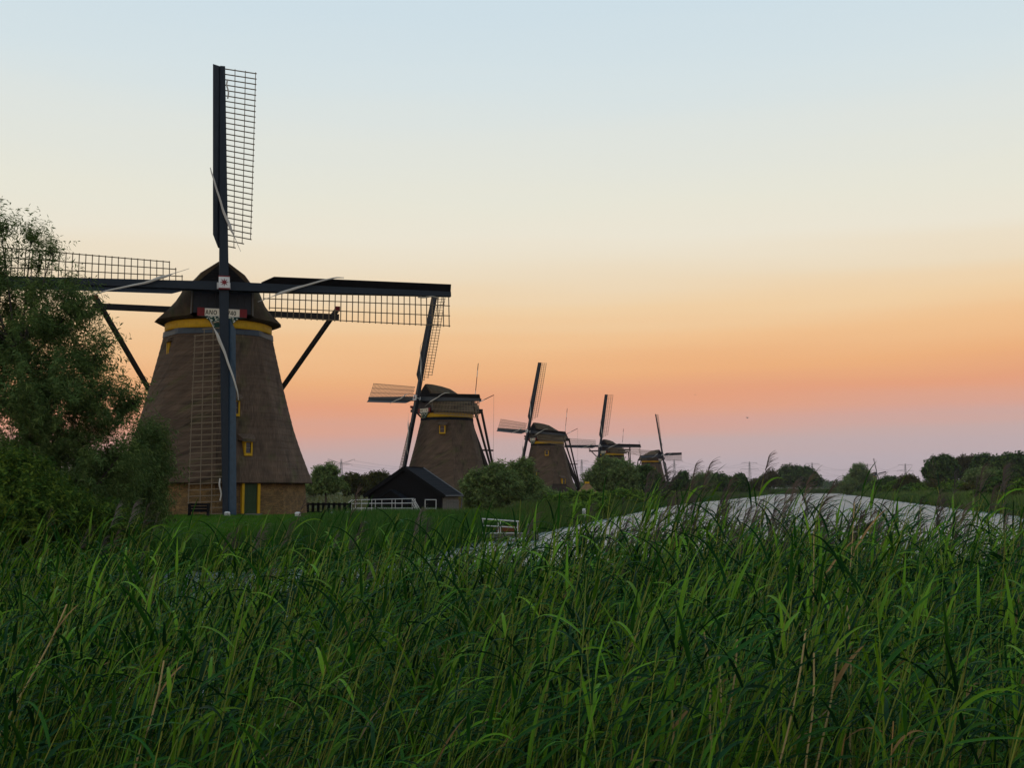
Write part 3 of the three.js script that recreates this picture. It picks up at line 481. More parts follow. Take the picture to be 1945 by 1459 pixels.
for (let i = 0; i < cableEnds.length - 1; i++) for (const k of [0, 1, 2, 3]) {
  if (i === 5 && k > 1) continue;
  const a = cableEnds[i][k], b = cableEnds[i + 1][Math.min(k, cableEnds[i + 1].length - 1)], sag = i === 0 ? 16 : 9, pts = []; for (let j = 0; j <= 12; j++) { const t = j / 12; pts.push(a.clone().lerp(b, t).add(V(0, -sag * 4 * t * (1 - t), 0))); }
  tag(mesh('power_cable', tubeAlong(pts, 0.11, 14, 4), M.steel), 'thin sagging overhead cable strung between the distant pylons', 'power cable', 'overhead cables between the pylons');
}

// ---------------------------------------------------------------- trees and shrubs
const leafMat = (o = {}) => new THREE.MeshPhysicalMaterial({ color: rgb(1, 1, 1), vertexColors: true, roughness: 0.85, specularIntensity: 0.06, transmission: 0.4, thickness: 0, side: THREE.DoubleSide, ...o });
const LEAF = leafMat();
const bark = std({ color: rgb(0.06, 0.05, 0.04), bumpMap: paintBump, bumpScale: 0.02, roughness: 0.95 });
function spray(n, len, leafL, leafW, droop, colors) {                 // a twig with leaves, growing along +y
  const tris = [], col = [];
  for (let i = 0; i < n; i++) {
    const t = (i + 0.6) / n, base = V(gauss() * 0.04 * len, t * len, gauss() * 0.04 * len), a = rr(0, 6.28), up = rr(0.1, 0.9) - droop, dir = V(Math.cos(a), up, Math.sin(a)).normalize(), s = dir.clone().cross(V(0, 1, 0)).normalize().applyAxisAngle(dir, rr(-0.9, 0.9)), L = leafL * rr(0.7, 1.25), W = leafW * rr(0.8, 1.2);
    const mid = base.clone().addScaledVector(dir, L * 0.45).add(V(0, -0.03 * L, 0)), tip = base.clone().addScaledVector(dir, L).add(V(0, -0.22 * L, 0)), p = mid.clone().addScaledVector(s, W / 2), q = mid.clone().addScaledVector(s, -W / 2);
    tris.push(base, p, tip, base, tip, q); const c = colors[Math.floor(rnd() * colors.length)], k = rr(0.75, 1.25); for (let m = 0; m < 6; m++) col.push(c[0] * k, c[1] * k, c[2] * k);
  }
  const g = quads(tris); g.setAttribute('color', new THREE.Float32BufferAttribute(col, 3)); return g;
}
const WILLOW = [[0.12, 0.185, 0.055], [0.17, 0.235, 0.08], [0.08, 0.13, 0.038]], DARK = [[0.055, 0.105, 0.028], [0.085, 0.145, 0.034], [0.04, 0.075, 0.024]], OLIVE = [[0.075, 0.075, 0.02], [0.06, 0.065, 0.018], [0.05, 0.055, 0.02]], FRESH = [[0.06, 0.12, 0.018], [0.09, 0.155, 0.022], [0.04, 0.085, 0.016]], REEDY = [[0.06, 0.07, 0.025], [0.085, 0.085, 0.035], [0.045, 0.06, 0.02]];
seed = 11;
const sprays = { willowNear: spray(20, 0.62, 0.15, 0.03, 0.1, WILLOW.map((c) => [c[0] * 0.82, c[1] * 0.86, c[2] * 0.8])), freshNear: spray(18, 0.5, 0.15, 0.045, 0, [[0.065, 0.13, 0.016], [0.11, 0.17, 0.022], [0.035, 0.075, 0.012]]), willow: spray(26, 1, 0.42, 0.1, 0, WILLOW.map((c) => c.map((v) => v * 0.92))), fresh: spray(22, 1, 0.42, 0.16, 0, FRESH.map((c) => c.map((v) => v * 1.35))), dark: spray(24, 1, 0.42, 0.2, 0.1, DARK), olive: spray(22, 1, 0.4, 0.16, 0, OLIVE.map((c) => c.map((v) => v * 1.3))), reedy: spray(18, 1, 0.6, 0.08, -0.7, REEDY) };
const tmp = new THREE.Object3D(), tint = new THREE.Color();
function place(list, geo, mat, name, parent) {                       // list of [position, direction, scale, roll, tint]
  const im = new THREE.InstancedMesh(geo, mat, list.length); im.name = parent === scene ? numbered(name) : name; im.castShadow = im.receiveShadow = true;
  const up = V(0, 1, 0), q = new THREE.Quaternion();
  list.forEach(([p, d, s, roll, k], i) => { tmp.position.copy(p); tmp.quaternion.setFromUnitVectors(up, d).multiply(q.setFromAxisAngle(up, roll)); tmp.scale.setScalar(s); tmp.updateMatrix(); im.setMatrixAt(i, tmp.matrix); im.setColorAt(i, tint.setRGB(k[0], k[1], k[2])); });
  im.userData.kind = 'stuff'; parent.add(im); return im;
}
function tree(name, label, category, blobs, foot, kind, count, size, { gap = 0.1, shell = 0.55, up = 0.5, group, trunkR = 0.14, freq = 1 } = {}) {
  // blobs: [x, y, z, rx, ry, rz] in the world; foot: point where the trunk stands
  const reach = (kind.endsWith('Near') ? 0.35 : 0.62) * size; blobs = blobs.map(([x, y, z, a, b, c]) => [x, y, z, Math.max(a * 0.45, a - reach), Math.max(b * 0.45, b - reach), Math.max(c * 0.45, c - reach)]);
  const t = thing(name, label, category, [foot.x, foot.y, foot.z], 0, group), parts = [], o = V(foot.x, foot.y, foot.z);
  const fork = V(blobs[0][0], Math.max(foot.y + 0.3, blobs[0][1] - blobs[0][4] * 0.6), blobs[0][2]).sub(o);
  parts.push(tubeTaper([V(0, -0.2, 0), fork.clone().multiplyScalar(0.5).add(V(0.1, 0, 0)), fork], trunkR, trunkR * 0.75));
  for (const b of blobs) { const c = V(b[0], b[1], b[2]).sub(o); parts.push(tubeTaper([fork, fork.clone().lerp(c, 0.55).add(V(0, -0.1 * b[4], 0)), c.clone().add(V(0, b[4] * 0.25, 0))], trunkR * 0.42, trunkR * 0.06)); for (let i = 0; i < 3; i++) { const a = rr(0, 6.28); parts.push(tubeTaper([c.clone().add(V(0, -b[4] * 0.3, 0)), c.clone().add(V(Math.cos(a) * b[3] * 0.75, b[4] * rr(0.1, 0.6), Math.sin(a) * b[5] * 0.75))], trunkR * 0.3, trunkR * 0.08)); } }
  mesh('trunk', parts, bark, t);
  const vol = blobs.map((b) => Math.pow(b[3] * b[4] * b[5], 0.72)), sum = vol.reduce((a, b) => a + b, 0), list = [];
  blobs.forEach((b, bi) => {
    const n = Math.round(count * vol[bi] / sum);
    for (let i = 0, tries = 0; i < n && tries < n * 6; tries++) {
      const d = V(gauss(), gauss(), gauss()).normalize(), r = Math.pow(rnd(), shell), wob = 1 + 0.42 * N3(d.x * 2.2 * freq + b[0], d.y * 2.2 * freq + b[1], d.z * 2.2 * freq + b[2]);
      const p = V(b[0] + d.x * b[3] * r * wob, b[1] + d.y * b[4] * r * wob, b[2] + d.z * b[5] * r * wob);
      const cell = Math.min(b[3], b[4]) * 0.42; if (N3(p.x / cell, p.y / cell, p.z / cell) < -0.35 + gap * 1.6) continue;
      if (N3(p.x / cell * 3.1, p.y / cell * 3.1, p.z / cell * 3.1 + 7) < -0.42 + gap) continue;
      if (p.y < foot.y) continue;
      const dir = V(d.x, d.y * 0.6 + up + gauss() * 0.25, d.z).add(V(gauss(), gauss(), gauss()).multiplyScalar(0.35)).normalize(), k = rr(0.78, 1.22), warm = rr(0.9, 1.12);
      list.push([p.sub(o), dir, size * rr(0.7, 1.35), rr(0, 6.28), [k * warm, k, k / warm]]); i++;
    }
  });
  place(list, sprays[kind], LEAF, 'crown', t); return t;
}
function tubeTaper(pts, r0, r1) {
  const c = new THREE.CatmullRomCurve3(pts.length < 3 ? [pts[0], pts[0].clone().lerp(pts[1], 0.5).add(V(0.02, 0, 0.02)), pts[1]] : pts), rings = [];
  for (let j = 0; j <= 5; j++) { const t = j / 5, p = c.getPoint(t), T = c.getTangent(t), S = V(0.31, 0.1, 0.94).cross(T).normalize(), U = T.clone().cross(S), r = lerp(r0, r1, t); rings.push([...Array(6).keys()].map((m) => { const a = -(m / 6) * 2 * Math.PI; return p.clone().addScaledVector(S, Math.cos(a) * r).addScaledVector(U, Math.sin(a) * r); })); }
  return loft(rings, { ends: [false, true] });
}
const blobAt = (px, py, d, rx, ry, rz) => { const p = at(px, py, d), k = d / F; return [p.x, p.y, p.z, rx * k, ry * k, (rz ?? rx) * k]; };   // rx, ry in photo pixels
const footAt = (px, d) => { const p = at(px, 940, d); return V(p.x, ground(p.x, -d), -d); };

// the big willow at the left edge
seed = 21;
tree('willow_tree', 'tall feathery willow at the left edge, covering the left sail', 'willow', [
  blobAt(40, 640, 36, 125, 120), blobAt(-30, 500, 36, 65, 110), blobAt(75, 505, 36.5, 34, 58), blobAt(140, 590, 36, 62, 72), blobAt(165, 700, 35.5, 62, 80), blobAt(70, 780, 35, 150, 120), blobAt(215, 790, 36, 62, 62), blobAt(205, 655, 36, 34, 40), blobAt(255, 765, 36, 40, 34), blobAt(60, 455, 36.5, 32, 45), blobAt(100, 480, 36, 30, 36), blobAt(2, 435, 36, 34, 50), blobAt(195, 745, 35, 50, 50), blobAt(40, 920, 35, 150, 130), blobAt(180, 900, 35, 95, 110), blobAt(-110, 720, 36, 130, 250),
], footAt(60, 36), 'willowNear', 15000, 1, { gap: 0.36, shell: 0.6, up: 0.75, freq: 1.6, trunkR: 0.13 });
tree('willow_bush', 'smaller grey-green willow bush against the left side of the nearest windmill', 'willow bush', [
  blobAt(278, 880, 40, 42, 84), blobAt(240, 950, 39, 72, 95), blobAt(285, 965, 40, 34, 56), blobAt(185, 985, 38, 70, 80), blobAt(298, 850, 40.5, 24, 46), blobAt(312, 900, 40.5, 22, 30),
], footAt(265, 39.5), 'willowNear', 5000, 1.0, { gap: 0.24, shell: 0.5, up: 0.7, freq: 1.6 });
tree('leafy_shrub', 'low dark leafy shrub under the willow in the lower left', 'shrub', [
  blobAt(60, 985, 30, 120, 75), blobAt(20, 930, 30.5, 90, 70), blobAt(180, 1010, 31, 85, 55), blobAt(-60, 990, 30, 110, 90),
], footAt(60, 30.5), 'freshNear', 6500, 1.0, { gap: 0.02, shell: 0.5, up: 0.4 });
// shrubs behind the nearest mill
seed = 31;
const shrub = (name, label, cat, list, d, kind, count, size, opt) => tree(name, label, cat, list.map(([px, py, rx, ry, dd]) => blobAt(px, py, d + (dd ?? 0), rx, ry, Math.max(rx, ry) * 0.8)), footAt(list[0][0], d), kind, count, size, opt);
shrub('willow_bush', 'pointed willow bush behind the dark fence, left of the slanted-arm pylon', 'willow bush', [[618, 922, 28, 22], [610, 904, 12, 16], [627, 902, 11, 17], [598, 932, 18, 18], [640, 928, 16, 16]], 130, 'willow', 1500, 0.85, { gap: 0.05, up: 0.9 });
shrub('olive_bush', 'olive brown bush between the willow bush and the black boathouse', 'bush', [[675, 925, 22, 20], [660, 920, 12, 16], [690, 930, 14, 14]], 135, 'olive', 800, 0.8, { up: 0.7 });
shrub('olive_bush', 'olive bush rising over the left roof slope of the boathouse', 'bush', [[712, 918, 20, 16], [726, 915, 13, 13], [700, 925, 12, 12]], 140, 'olive', 650, 0.8, { up: 0.7 });
// willows before mills two to five
shrub('willow_tree', 'broad silvery willow bush right of the black boathouse', 'willow', [[925, 925, 42, 34], [905, 935, 30, 34], [945, 905, 22, 26], [960, 935, 34, 36], [920, 955, 45, 28]], 116, 'willow', 2700, 0.85, { gap: 0.06, up: 1.0 });
shrub('willow_tree', 'windswept willow with a pointed top at the left foot of the third windmill', 'willow', [[988, 915, 26, 32], [998, 893, 14, 20], [975, 900, 14, 20], [1005, 935, 28, 32], [1022, 950, 26, 24]], 124, 'willow', 2000, 0.85, { gap: 0.06, up: 1.0 });
shrub('round_willow', 'round grey-green willow hiding the foot of the fourth windmill', 'willow', [[1160, 905, 42, 30], [1130, 920, 28, 30], [1188, 905, 26, 28], [1150, 890, 24, 18], [1165, 930, 48, 26], [1182, 890, 16, 16]], 215, 'willow', 2600, 1.25, { gap: 0.02, up: 0.7 });
shrub('willow_tree', 'dark narrow willow in front of the last windmill of the row', 'willow', [[1225, 912, 22, 28], [1235, 930, 26, 34], [1215, 935, 22, 30], [1250, 945, 16, 20]], 228, 'dark', 1500, 1.25, { gap: 0.0, up: 0.7 });
shrub('hedge_bush', 'low green bush below the pale thatched hut at the left bank', 'bush', [[1095, 960, 40, 22], [1060, 962, 30, 20], [1125, 958, 28, 20]], 118, 'fresh', 1500, 0.75, { up: 0.7 });
shrub('hedge_bush', 'rounded bush at the waterside below the round willow', 'bush', [[1180, 953, 34, 20], [1150, 958, 24, 18], [1205, 957, 24, 18]], 145, 'fresh', 1300, 0.8, { up: 0.6 });
shrub('hedge_bush', 'bush at the waterside right below the last windmill', 'bush', [[1258, 950, 24, 14], [1235, 955, 20, 14], [1278, 948, 14, 10]], 190, 'fresh', 900, 0.9, { up: 0.6 });
shrub('hedge_bush', 'rough low bush right below the pointed willow, left of the thatched hut', 'bush', [[1040, 952, 26, 18], [1022, 960, 22, 16], [1058, 956, 20, 14]], 122, 'willow', 1100, 0.75, { up: 0.7 });
shrub('hedge_bush', 'waterside bush behind the weathered white post', 'bush', [[1110, 975, 30, 14], [1085, 978, 24, 12], [1135, 970, 22, 12]], 96, 'fresh', 1300, 0.55, { up: 0.7 });
shrub('hedge_bush', 'small dark bush at the waterline between the rounded bush and the last mill', 'bush', [[1222, 962, 20, 10], [1205, 964, 16, 9], [1240, 960, 14, 8]], 165, 'dark', 800, 0.75, { up: 0.6 });
shrub('hedge_bush', 'low bush at the waterline under the dark pointed tree', 'bush', [[1300, 947, 22, 8], [1322, 945, 16, 7], [1280, 950, 14, 7]], 260, 'fresh', 700, 1.1, { up: 0.6 });
// trees along the left bank further away
shrub('conifer_tree', 'dark pointed tree at the right foot of the last windmill', 'tree', [[1293, 925, 16, 20], [1298, 908, 8, 12], [1282, 932, 14, 14]], 330, 'dark', 700, 1.6, { up: 0.9 });
shrub('bushy_tree', 'rounded tree, left one of the dark clump on the left bank', 'tree', [[1335, 920, 24, 22], [1320, 928, 18, 18], [1345, 912, 14, 12]], 350, 'willow', 900, 1.7);
shrub('bushy_tree', 'rounded tree, middle one of the dark clump on the left bank', 'tree', [[1368, 922, 20, 20], [1378, 930, 18, 14]], 365, 'dark', 800, 1.7);
shrub('bushy_tree', 'rounded tree, right one of the dark clump on the left bank', 'tree', [[1402, 922, 20, 20], [1410, 932, 14, 12], [1390, 928, 14, 14]], 380, 'dark', 800, 1.7);
shrub('bushy_tree', 'brownish flat-topped tree left of the big round tree', 'tree', [[1462, 915, 17, 14], [1440, 922, 15, 12], [1466, 901, 9, 4]], 500, 'olive', 600, 2.2);
shrub('broadleaf_tree', 'big round tree with a wide crown at the far end of the canal', 'tree', [[1502, 905, 25, 20], [1530, 908, 24, 20], [1545, 916, 16, 14], [1488, 914, 14, 14], [1515, 898, 18, 12]], 620, 'dark', 1400, 2.6, { gap: 0.03 });
// the right bank
shrub('broadleaf_tree', 'bushy tree left of the tiny far windmill', 'tree', [[1632, 908, 20, 22], [1630, 892, 11, 12], [1618, 918, 18, 18], [1645, 918, 14, 16]], 500, 'willow', 1000, 2.2, { gap: 0.02, up: 0.8 });
seed = 41;
shrub('round_bush', 'round bush directly under the tiny far windmill', 'bush', [[1652, 930, 14, 10], [1640, 933, 12, 8]], 430, 'dark', 450, 1.7);
shrub('round_bush', 'bush left of the middle on the right bank, near the waterline', 'bush', [[1688, 922, 22, 14], [1672, 928, 14, 14], [1700, 928, 14, 13]], 330, 'dark', 700, 1.5);
shrub('round_bush', 'olive tinted bush on the right bank below the rightmost pylon', 'bush', [[1725, 920, 20, 16], [1738, 928, 16, 14], [1712, 930, 14, 12]], 280, 'olive', 700, 1.3);
shrub('round_bush', 'small yellow-green bush on the right bank below the pale greenhouse', 'bush', [[1748, 938, 14, 17], [1756, 943, 11, 12]], 240, 'fresh', 450, 1.1);
shrub('round_bush', 'large dark bush at the right edge above the water', 'bush', [[1895, 938, 34, 26], [1912, 920, 22, 18], [1880, 950, 24, 24], [1925, 945, 20, 24]], 140, 'dark', 1500, 0.9, { up: 0.6 });
shrub('round_bush', 'leafy bush cut by the right edge of the picture', 'bush', [[1950, 945, 26, 28], [1940, 930, 16, 16]], 125, 'fresh', 800, 0.8, { up: 0.6 });
shrub('tall_tree', 'tall dark tree, leftmost of the group on the right', 'tree', [[1780, 892, 24, 24], [1795, 880, 18, 14], [1768, 902, 16, 18], [1800, 900, 22, 22]], 380, 'dark', 1200, 1.9);
shrub('tall_tree', 'tall dark tree with olive top, second from left in the right group', 'tree', [[1835, 888, 22, 22], [1822, 900, 18, 18], [1845, 880, 14, 12]], 395, 'olive', 900, 1.9);
shrub('tall_tree', 'tall dark tree, third from left in the right group, over the weeping willow', 'tree', [[1870, 883, 22, 20], [1882, 895, 22, 20], [1862, 898, 18, 18]], 385, 'dark', 1000, 1.9);
shrub('tall_tree', 'tall dark tree at the right edge, highest of the group', 'tree', [[1915, 882, 24, 20], [1938, 884, 24, 22], [1900, 890, 18, 20], [1925, 902, 34, 20]], 370, 'dark', 1500, 1.9);
shrub('weeping_willow', 'pale weeping willow standing in front of the tall dark trees', 'willow', [[1872, 906, 34, 15], [1850, 912, 20, 14], [1895, 912, 22, 15]], 300, 'willow', 1000, 1.6, { up: 0.1 });
{ // the rounded bushes that line the right bank
  const rows = [
    [[1612, 928, 12, 9], 470, 'willow', 'low bush at the far corner of the canal, under the bushy tree'], [[1664, 933, 13, 9], 390, 'fresh', 'bright green bush on the right bank, just right of the tiny far windmill'],
    [[1706, 934, 16, 11], 300, 'fresh', 'green bush at the waterline left of the yellow-green bush'], [[1775, 938, 22, 13], 245, 'olive', 'broad olive bush before the left end of the pale greenhouse'],
    [[1812, 942, 26, 14], 215, 'fresh', 'broad green bush before the right end of the pale greenhouse'], [[1846, 946, 24, 14], 185, 'olive', 'olive bush below the pale weeping willow'],
    [[1730, 941, 15, 10], 255, 'dark', 'small dark bush at the waterline below the rightmost pylon'], [[1865, 958, 22, 12], 150, 'fresh', 'low green bush left of the large dark bush at the right edge'], [[1790, 953, 22, 10], 185, 'dark', 'low dark bush close to the water on the right bank'],
    [[1925, 962, 26, 12], 122, 'olive', 'low olive bush at the waterline near the right edge'],
  ];
  for (const [[px, y0, a0, b0], d, kind, label] of rows) { const py = y0 - 3, a = a0 * 1.35, b = b0 * 1.5; shrub('round_bush', label, 'bush', [[px, py, a, b], [px - a * 0.6, py + b * 0.3, a * 0.7, b * 0.8], [px + a * 0.6, py + b * 0.2, a * 0.7, b * 0.85], [px + a * 0.1, py - b * 0.4, a * 0.6, b * 0.7]], d, kind, 1100, 0.35 + d / 330, { up: 0.5 }); }
}
// the wood on the horizon reads as one mass
seed = 51;
{
  const list = [];
  for (let i = 0; i < 4200; i++) { const a = rr(-0.62, 0.62), d = rr(1150, 1700), top = 5.5 + 3.2 * N3(a * 30, 1, 2) + 2 * N3(a * 90, 4, 2); list.push([V(Math.sin(a) * d, 0.3 + Math.pow(rnd(), 0.7) * top, -Math.cos(a) * d), V(gauss() * 0.4, 1, gauss() * 0.4).normalize(), rr(4.5, 8), rr(0, 6.28), [rr(0.8, 1.2), rr(0.85, 1.15), rr(0.9, 1.3)]]); }
  tag(place(list, sprays.dark, LEAF, 'far_woodland', scene), 'low dark line of woods along the whole horizon', 'woodland');
}

// ---------------------------------------------------------------- grasses and bank reeds (nobody could count them)
function bladeTuft(n, H, W, lean, spread, colors, segs = 3) {
  const tris = [], col = [];
  for (let i = 0; i < n; i++) {
    const a = rr(0, 6.28), r = spread * Math.sqrt(rnd()), b = V(Math.cos(a) * r, 0, Math.sin(a) * r), h = H * rr(0.6, 1.1), out = V(Math.cos(a) * rr(0, 0.35) + lean * rr(0.5, 1.3), 0, Math.sin(a) * rr(0, 0.35)), f = rr(0, Math.PI), s = V(Math.cos(f), 0, Math.sin(f)), c = colors[Math.floor(rnd() * colors.length)], k = rr(0.8, 1.25);
    let prev = null;
    for (let j = 0; j <= segs; j++) { const t = j / segs, p = b.clone().add(V(0, h * t * (1 - 0.12 * t), 0)).addScaledVector(out, h * t * t * 0.7), w = W * (1 - t * t) * 0.5 + 0.001, L = p.clone().addScaledVector(s, -w), R = p.clone().addScaledVector(s, w); if (prev) { tris.push(prev[0], prev[1], R, prev[0], R, L); for (let m = 0; m < 6; m++) col.push(c[0] * k, c[1] * k, c[2] * k); } prev = [L, R]; }
  }
  const g = quads(tris); g.setAttribute('color', new THREE.Float32BufferAttribute(col, 3)); return g;
}
const GRASS = leafMat({ roughness: 0.6, transmission: 0.35 });
seed = 61;
const lawnTuft = bladeTuft(26, 0.09, 0.008, 0.1, 0.16, [[0.045, 0.17, 0.012], [0.065, 0.2, 0.016], [0.036, 0.13, 0.012], [0.1, 0.16, 0.03]], 2);
const tallTuft = bladeTuft(22, 1, 0.03, 0.25, 0.28, [[0.045, 0.125, 0.018], [0.07, 0.155, 0.022], [0.036, 0.1, 0.02], [0.1, 0.13, 0.04]]);
const rushTuft = bladeTuft(26, 1, 0.028, 0.1, 0.25, [[0.034, 0.11, 0.02], [0.05, 0.14, 0.022], [0.036, 0.09, 0.022], [0.06, 0.16, 0.025], [0.045, 0.13, 0.02], [0.09, 0.15, 0.035]]);
const paleTuft = bladeTuft(22, 1, 0.04, 0.2, 0.3, [[0.12, 0.14, 0.05], [0.09, 0.12, 0.035], [0.16, 0.15, 0.07], [0.07, 0.1, 0.03]]);
const greenTuft = bladeTuft(22, 1, 0.05, 0.2, 0.3, [[0.12, 0.19, 0.045], [0.095, 0.165, 0.04], [0.17, 0.21, 0.075], [0.065, 0.125, 0.03]]);
const tintOf = (lo = 0.8, hi = 1.2) => { const k = rr(lo, hi), w = rr(0.9, 1.12); return [k * w, k, k / w]; };
const upright = () => V(gauss() * 0.08, 1, gauss() * 0.08).normalize();
{
  let list = [];                                                      // short lawn round the nearest mill
  for (let i = 0; i < 26000; i++) { const x = rr(-34, 2), z = rr(-82, -42), s = toWater(x, z); if (s < 3.2 || Math.hypot(x + 18.95, z + 73) < 5.4) continue; list.push([V(x, ground(x, z) - 0.01, z), upright(), rr(0.7, 1.4) * (1 + 1.1 * Math.max(0, N3(x * 0.45, 6, z * 0.45))), rr(0, 6.28), tintOf(0.7, 1.25)]); }
  tag(place(list, lawnTuft, GRASS, 'lawn_grass', scene), 'short bright green lawn grass round the nearest windmill', 'grass');
  list = [];                                                          // rushes on the near-left bank
  for (let i = 0; i < 36000; i++) { const x = rr(-42, 3), z = rr(-66, -33), s = toWater(x, z); if (s < -0.7 || s > (x > -9 ? 7 : 3.6)) continue; const h = lerp(1.3, x > -9 ? 0.85 : 0.5, smooth(s, 0.8, 3.6)) * (1 + 0.25 * N3(x * 0.5, 1, z * 0.5)); list.push([V(x, ground(x, z) - 0.05, z), upright(), h * rr(0.8, 1.15), rr(0, 6.28), tintOf(0.75, 1.2)]); }
  tag(place(list, rushTuft, GRASS, 'bank_rushes', scene), 'dense dark green rushes along the near left bank below the lawn', 'rushes');
  list = [];                                                          // reeds on the rest of the left bank
  for (let i = 0; i < 60000 && list.length < 9000; i++) { const z = -62 - 500 * Math.pow(rnd(), 2.2), x = rr(-20 - z * 0.02, 0.25 * -z + 10), s = toWater(x, z); if (s < -1.2 || s > (z > -100 ? 4 : 9) || (z > -95 && x < -4.5 && z < -84)) continue; list.push([V(x, ground(x, z) - 0.05, z), upright(), rr(0.75, 1.3) * (z > -105 ? (x < -5 ? 0.5 : x < 1 ? 0.8 : 1.15) : z < -200 ? 1.5 : 1.1), rr(0, 6.28), tintOf(0.75, 1.25)]); }
  tag(place(list, tallTuft, GRASS, 'bank_reeds', scene), 'green reeds fringing the left bank from the jetty to the far end', 'reeds');
  list = [];                                                          // rough meadow behind the left bank
  for (let i = 0; i < 60000 && list.length < 9000; i++) { const z = -78 - 330 * Math.pow(rnd(), 1.6), x = rr(z * 0.42, 0.26 * -z), s = toWater(x, z); if (s < 5 || (z > -90 && x > -16) || (z > -97 && x > -14 && x < -3)) continue; if (Math.hypot(x + 18.95, z + 73) < 8 || Math.hypot(x + 6.5, z + 97) < 6) continue; list.push([V(x, ground(x, z) - 0.03, z), upright(), rr(0.3, 0.7), rr(0, 6.28), tintOf(0.8, 1.25)]); }
  tag(place(list, paleTuft, GRASS, 'meadow_grass', scene), 'rough pale meadow grass behind the row of windmills', 'grass');
  list = [];                                                          // reed belt on the right bank
  for (let i = 0; i < 90000 && list.length < 16000; i++) { const z = -80 - 470 * Math.pow(rnd(), 1.8), x = rr(0.25 * -z + 12, 0.42 * -z + 32), s = toWater(x, z); if (s < -1.5 || s > 24) continue; list.push([V(x, ground(x, z) - 0.05, z), upright(), rr(1.5, 2.5), rr(0, 6.28), tintOf(0.75, 1.2)]); }
  tag(place(list, greenTuft, GRASS, 'right_bank_reeds', scene), 'olive green reed belt along the right bank of the canal', 'reeds');
  list = [];                                                          // reed bank across the far end
  for (let i = 0; i < 5000; i++) { const x = rr(70, 230), z = rr(-575, -546); list.push([V(x, 0, z), upright(), rr(2, 3.4), rr(0, 6.28), tintOf(0.7, 1.1)]); }
  tag(place(list, tallTuft, GRASS, 'far_end_reeds', scene), 'reeds closing the far end of the canal above the pale quay', 'reeds');
}

// ---------------------------------------------------------------- the reed bed in front of the camera
const REED = new THREE.MeshPhysicalMaterial({ color: rgb(1, 1, 1), vertexColors: true, roughness: 0.55, specularIntensity: 0.14, transmission: 0.36, thickness: 0, side: THREE.DoubleSide });
const REEDLEAF = [[0.018, 0.085, 0.013], [0.027, 0.11, 0.014], [0.009, 0.045, 0.014], [0.012, 0.058, 0.016], [0.038, 0.135, 0.013], [0.07, 0.19, 0.012], [0.13, 0.28, 0.014]], STEMS = [[0.15, 0.26, 0.03], [0.22, 0.26, 0.05]], DRY = [0.24, 0.16, 0.07], PLUME = [0.12, 0.098, 0.088];
function withColor(g, c, jitter = 0.12) { const n = g.attributes.position.count, a = new Float32Array(n * 3), k = rr(1 - jitter, 1 + jitter); for (let i = 0; i < n; i++) { a[i * 3] = c[0] * k; a[i * 3 + 1] = c[1] * k; a[i * 3 + 2] = c[2] * k; } g.setAttribute('color', new THREE.BufferAttribute(a, 3)); return g; }
function stemCurve(H, lean, bend) { return (t) => V(H * (lean * t + bend * t * t), H * t * (1 - 0.25 * (lean + bend) * (lean + bend) * t), H * 0.06 * Math.sin(t * 2 + lean * 9)); }
function stemGeo(f, r0, r1, n = 8) { const rings = []; for (let j = 0; j <= n; j++) { const p = f(j / n), r = lerp(r0, r1, j / n); rings.push([0, 1, 2, 3].map((m) => p.clone().add(V(Math.cos(m * 1.5708) * r, 0, -Math.sin(m * 1.5708) * r)))); } return loft(rings); }
function leafGeo(base, az, rise, len, width, fall, twist) {           // arching ribbon with a folded midrib
  const n = 8, tris = [], out = V(Math.cos(az), 0, Math.sin(az)); let p = base.clone(), ang = rise, prev = null;
  for (let j = 0; j <= n; j++) {
    const t = j / n, w = width * Math.min(1, 0.35 + t * 3.2) * Math.pow(1 - t, 0.75) * 0.5 + 0.0006, d = out.clone().multiplyScalar(Math.cos(ang)).add(V(0, Math.sin(ang), 0)), s = V(-out.z, 0, out.x).applyAxisAngle(d, twist * t + 0.25), nrm = d.clone().cross(s), L = p.clone().addScaledVector(s, -w).addScaledVector(nrm, -w * 0.28), R = p.clone().addScaledVector(s, w).addScaledVector(nrm, -w * 0.28), m = p.clone();
    if (prev) tris.push(prev[0], m, L, prev[0], prev[1], m, prev[1], R, m, prev[1], prev[2], R);
    prev = [L, m, R]; p = p.clone().addScaledVector(d, len / n); ang -= (fall / n) * (0.4 + 1.2 * t);
  }
  return quads(tris);
}
function plumeGeo(base, dir, L, n = 22) {                              // thin strands fanning out and streaming to the right
  const list = [];
  for (let i = 0; i < n; i++) {
    const t = Math.pow(rnd(), 1.1) * 0.85; let p = base.clone().addScaledVector(dir, L * t), d = dir.clone().add(V(rr(-0.05, 0.5), 0, gauss() * 0.28)).normalize(); const l = L * rr(0.35, 0.75) * (1 - 0.45 * t), w = 0.0028, m = 4;
    for (let k = 0; k < m; k++) {
      const q = p.clone().addScaledVector(d, l / m), w0 = w * (1 - 0.7 * k / m), w1 = w * (1 - 0.7 * (k + 1) / m), s = V(d.y, -d.x, 0).normalize();
      list.push(p.clone().addScaledVector(s, w0), p.clone().addScaledVector(s, -w0), q.clone().addScaledVector(s, -w1), p.clone().addScaledVector(s, w0), q.clone().addScaledVector(s, -w1), q.clone().addScaledVector(s, w1));
      p = q; d = d.clone().add(V(0.22, -0.16, gauss() * 0.05)).normalize();
    }
  }
  return quads(list);
}
const windAz = () => (rnd() < 0.68 ? gauss() * 0.75 : rr(0, 6.28));     // most leaves stream to the right with the wind
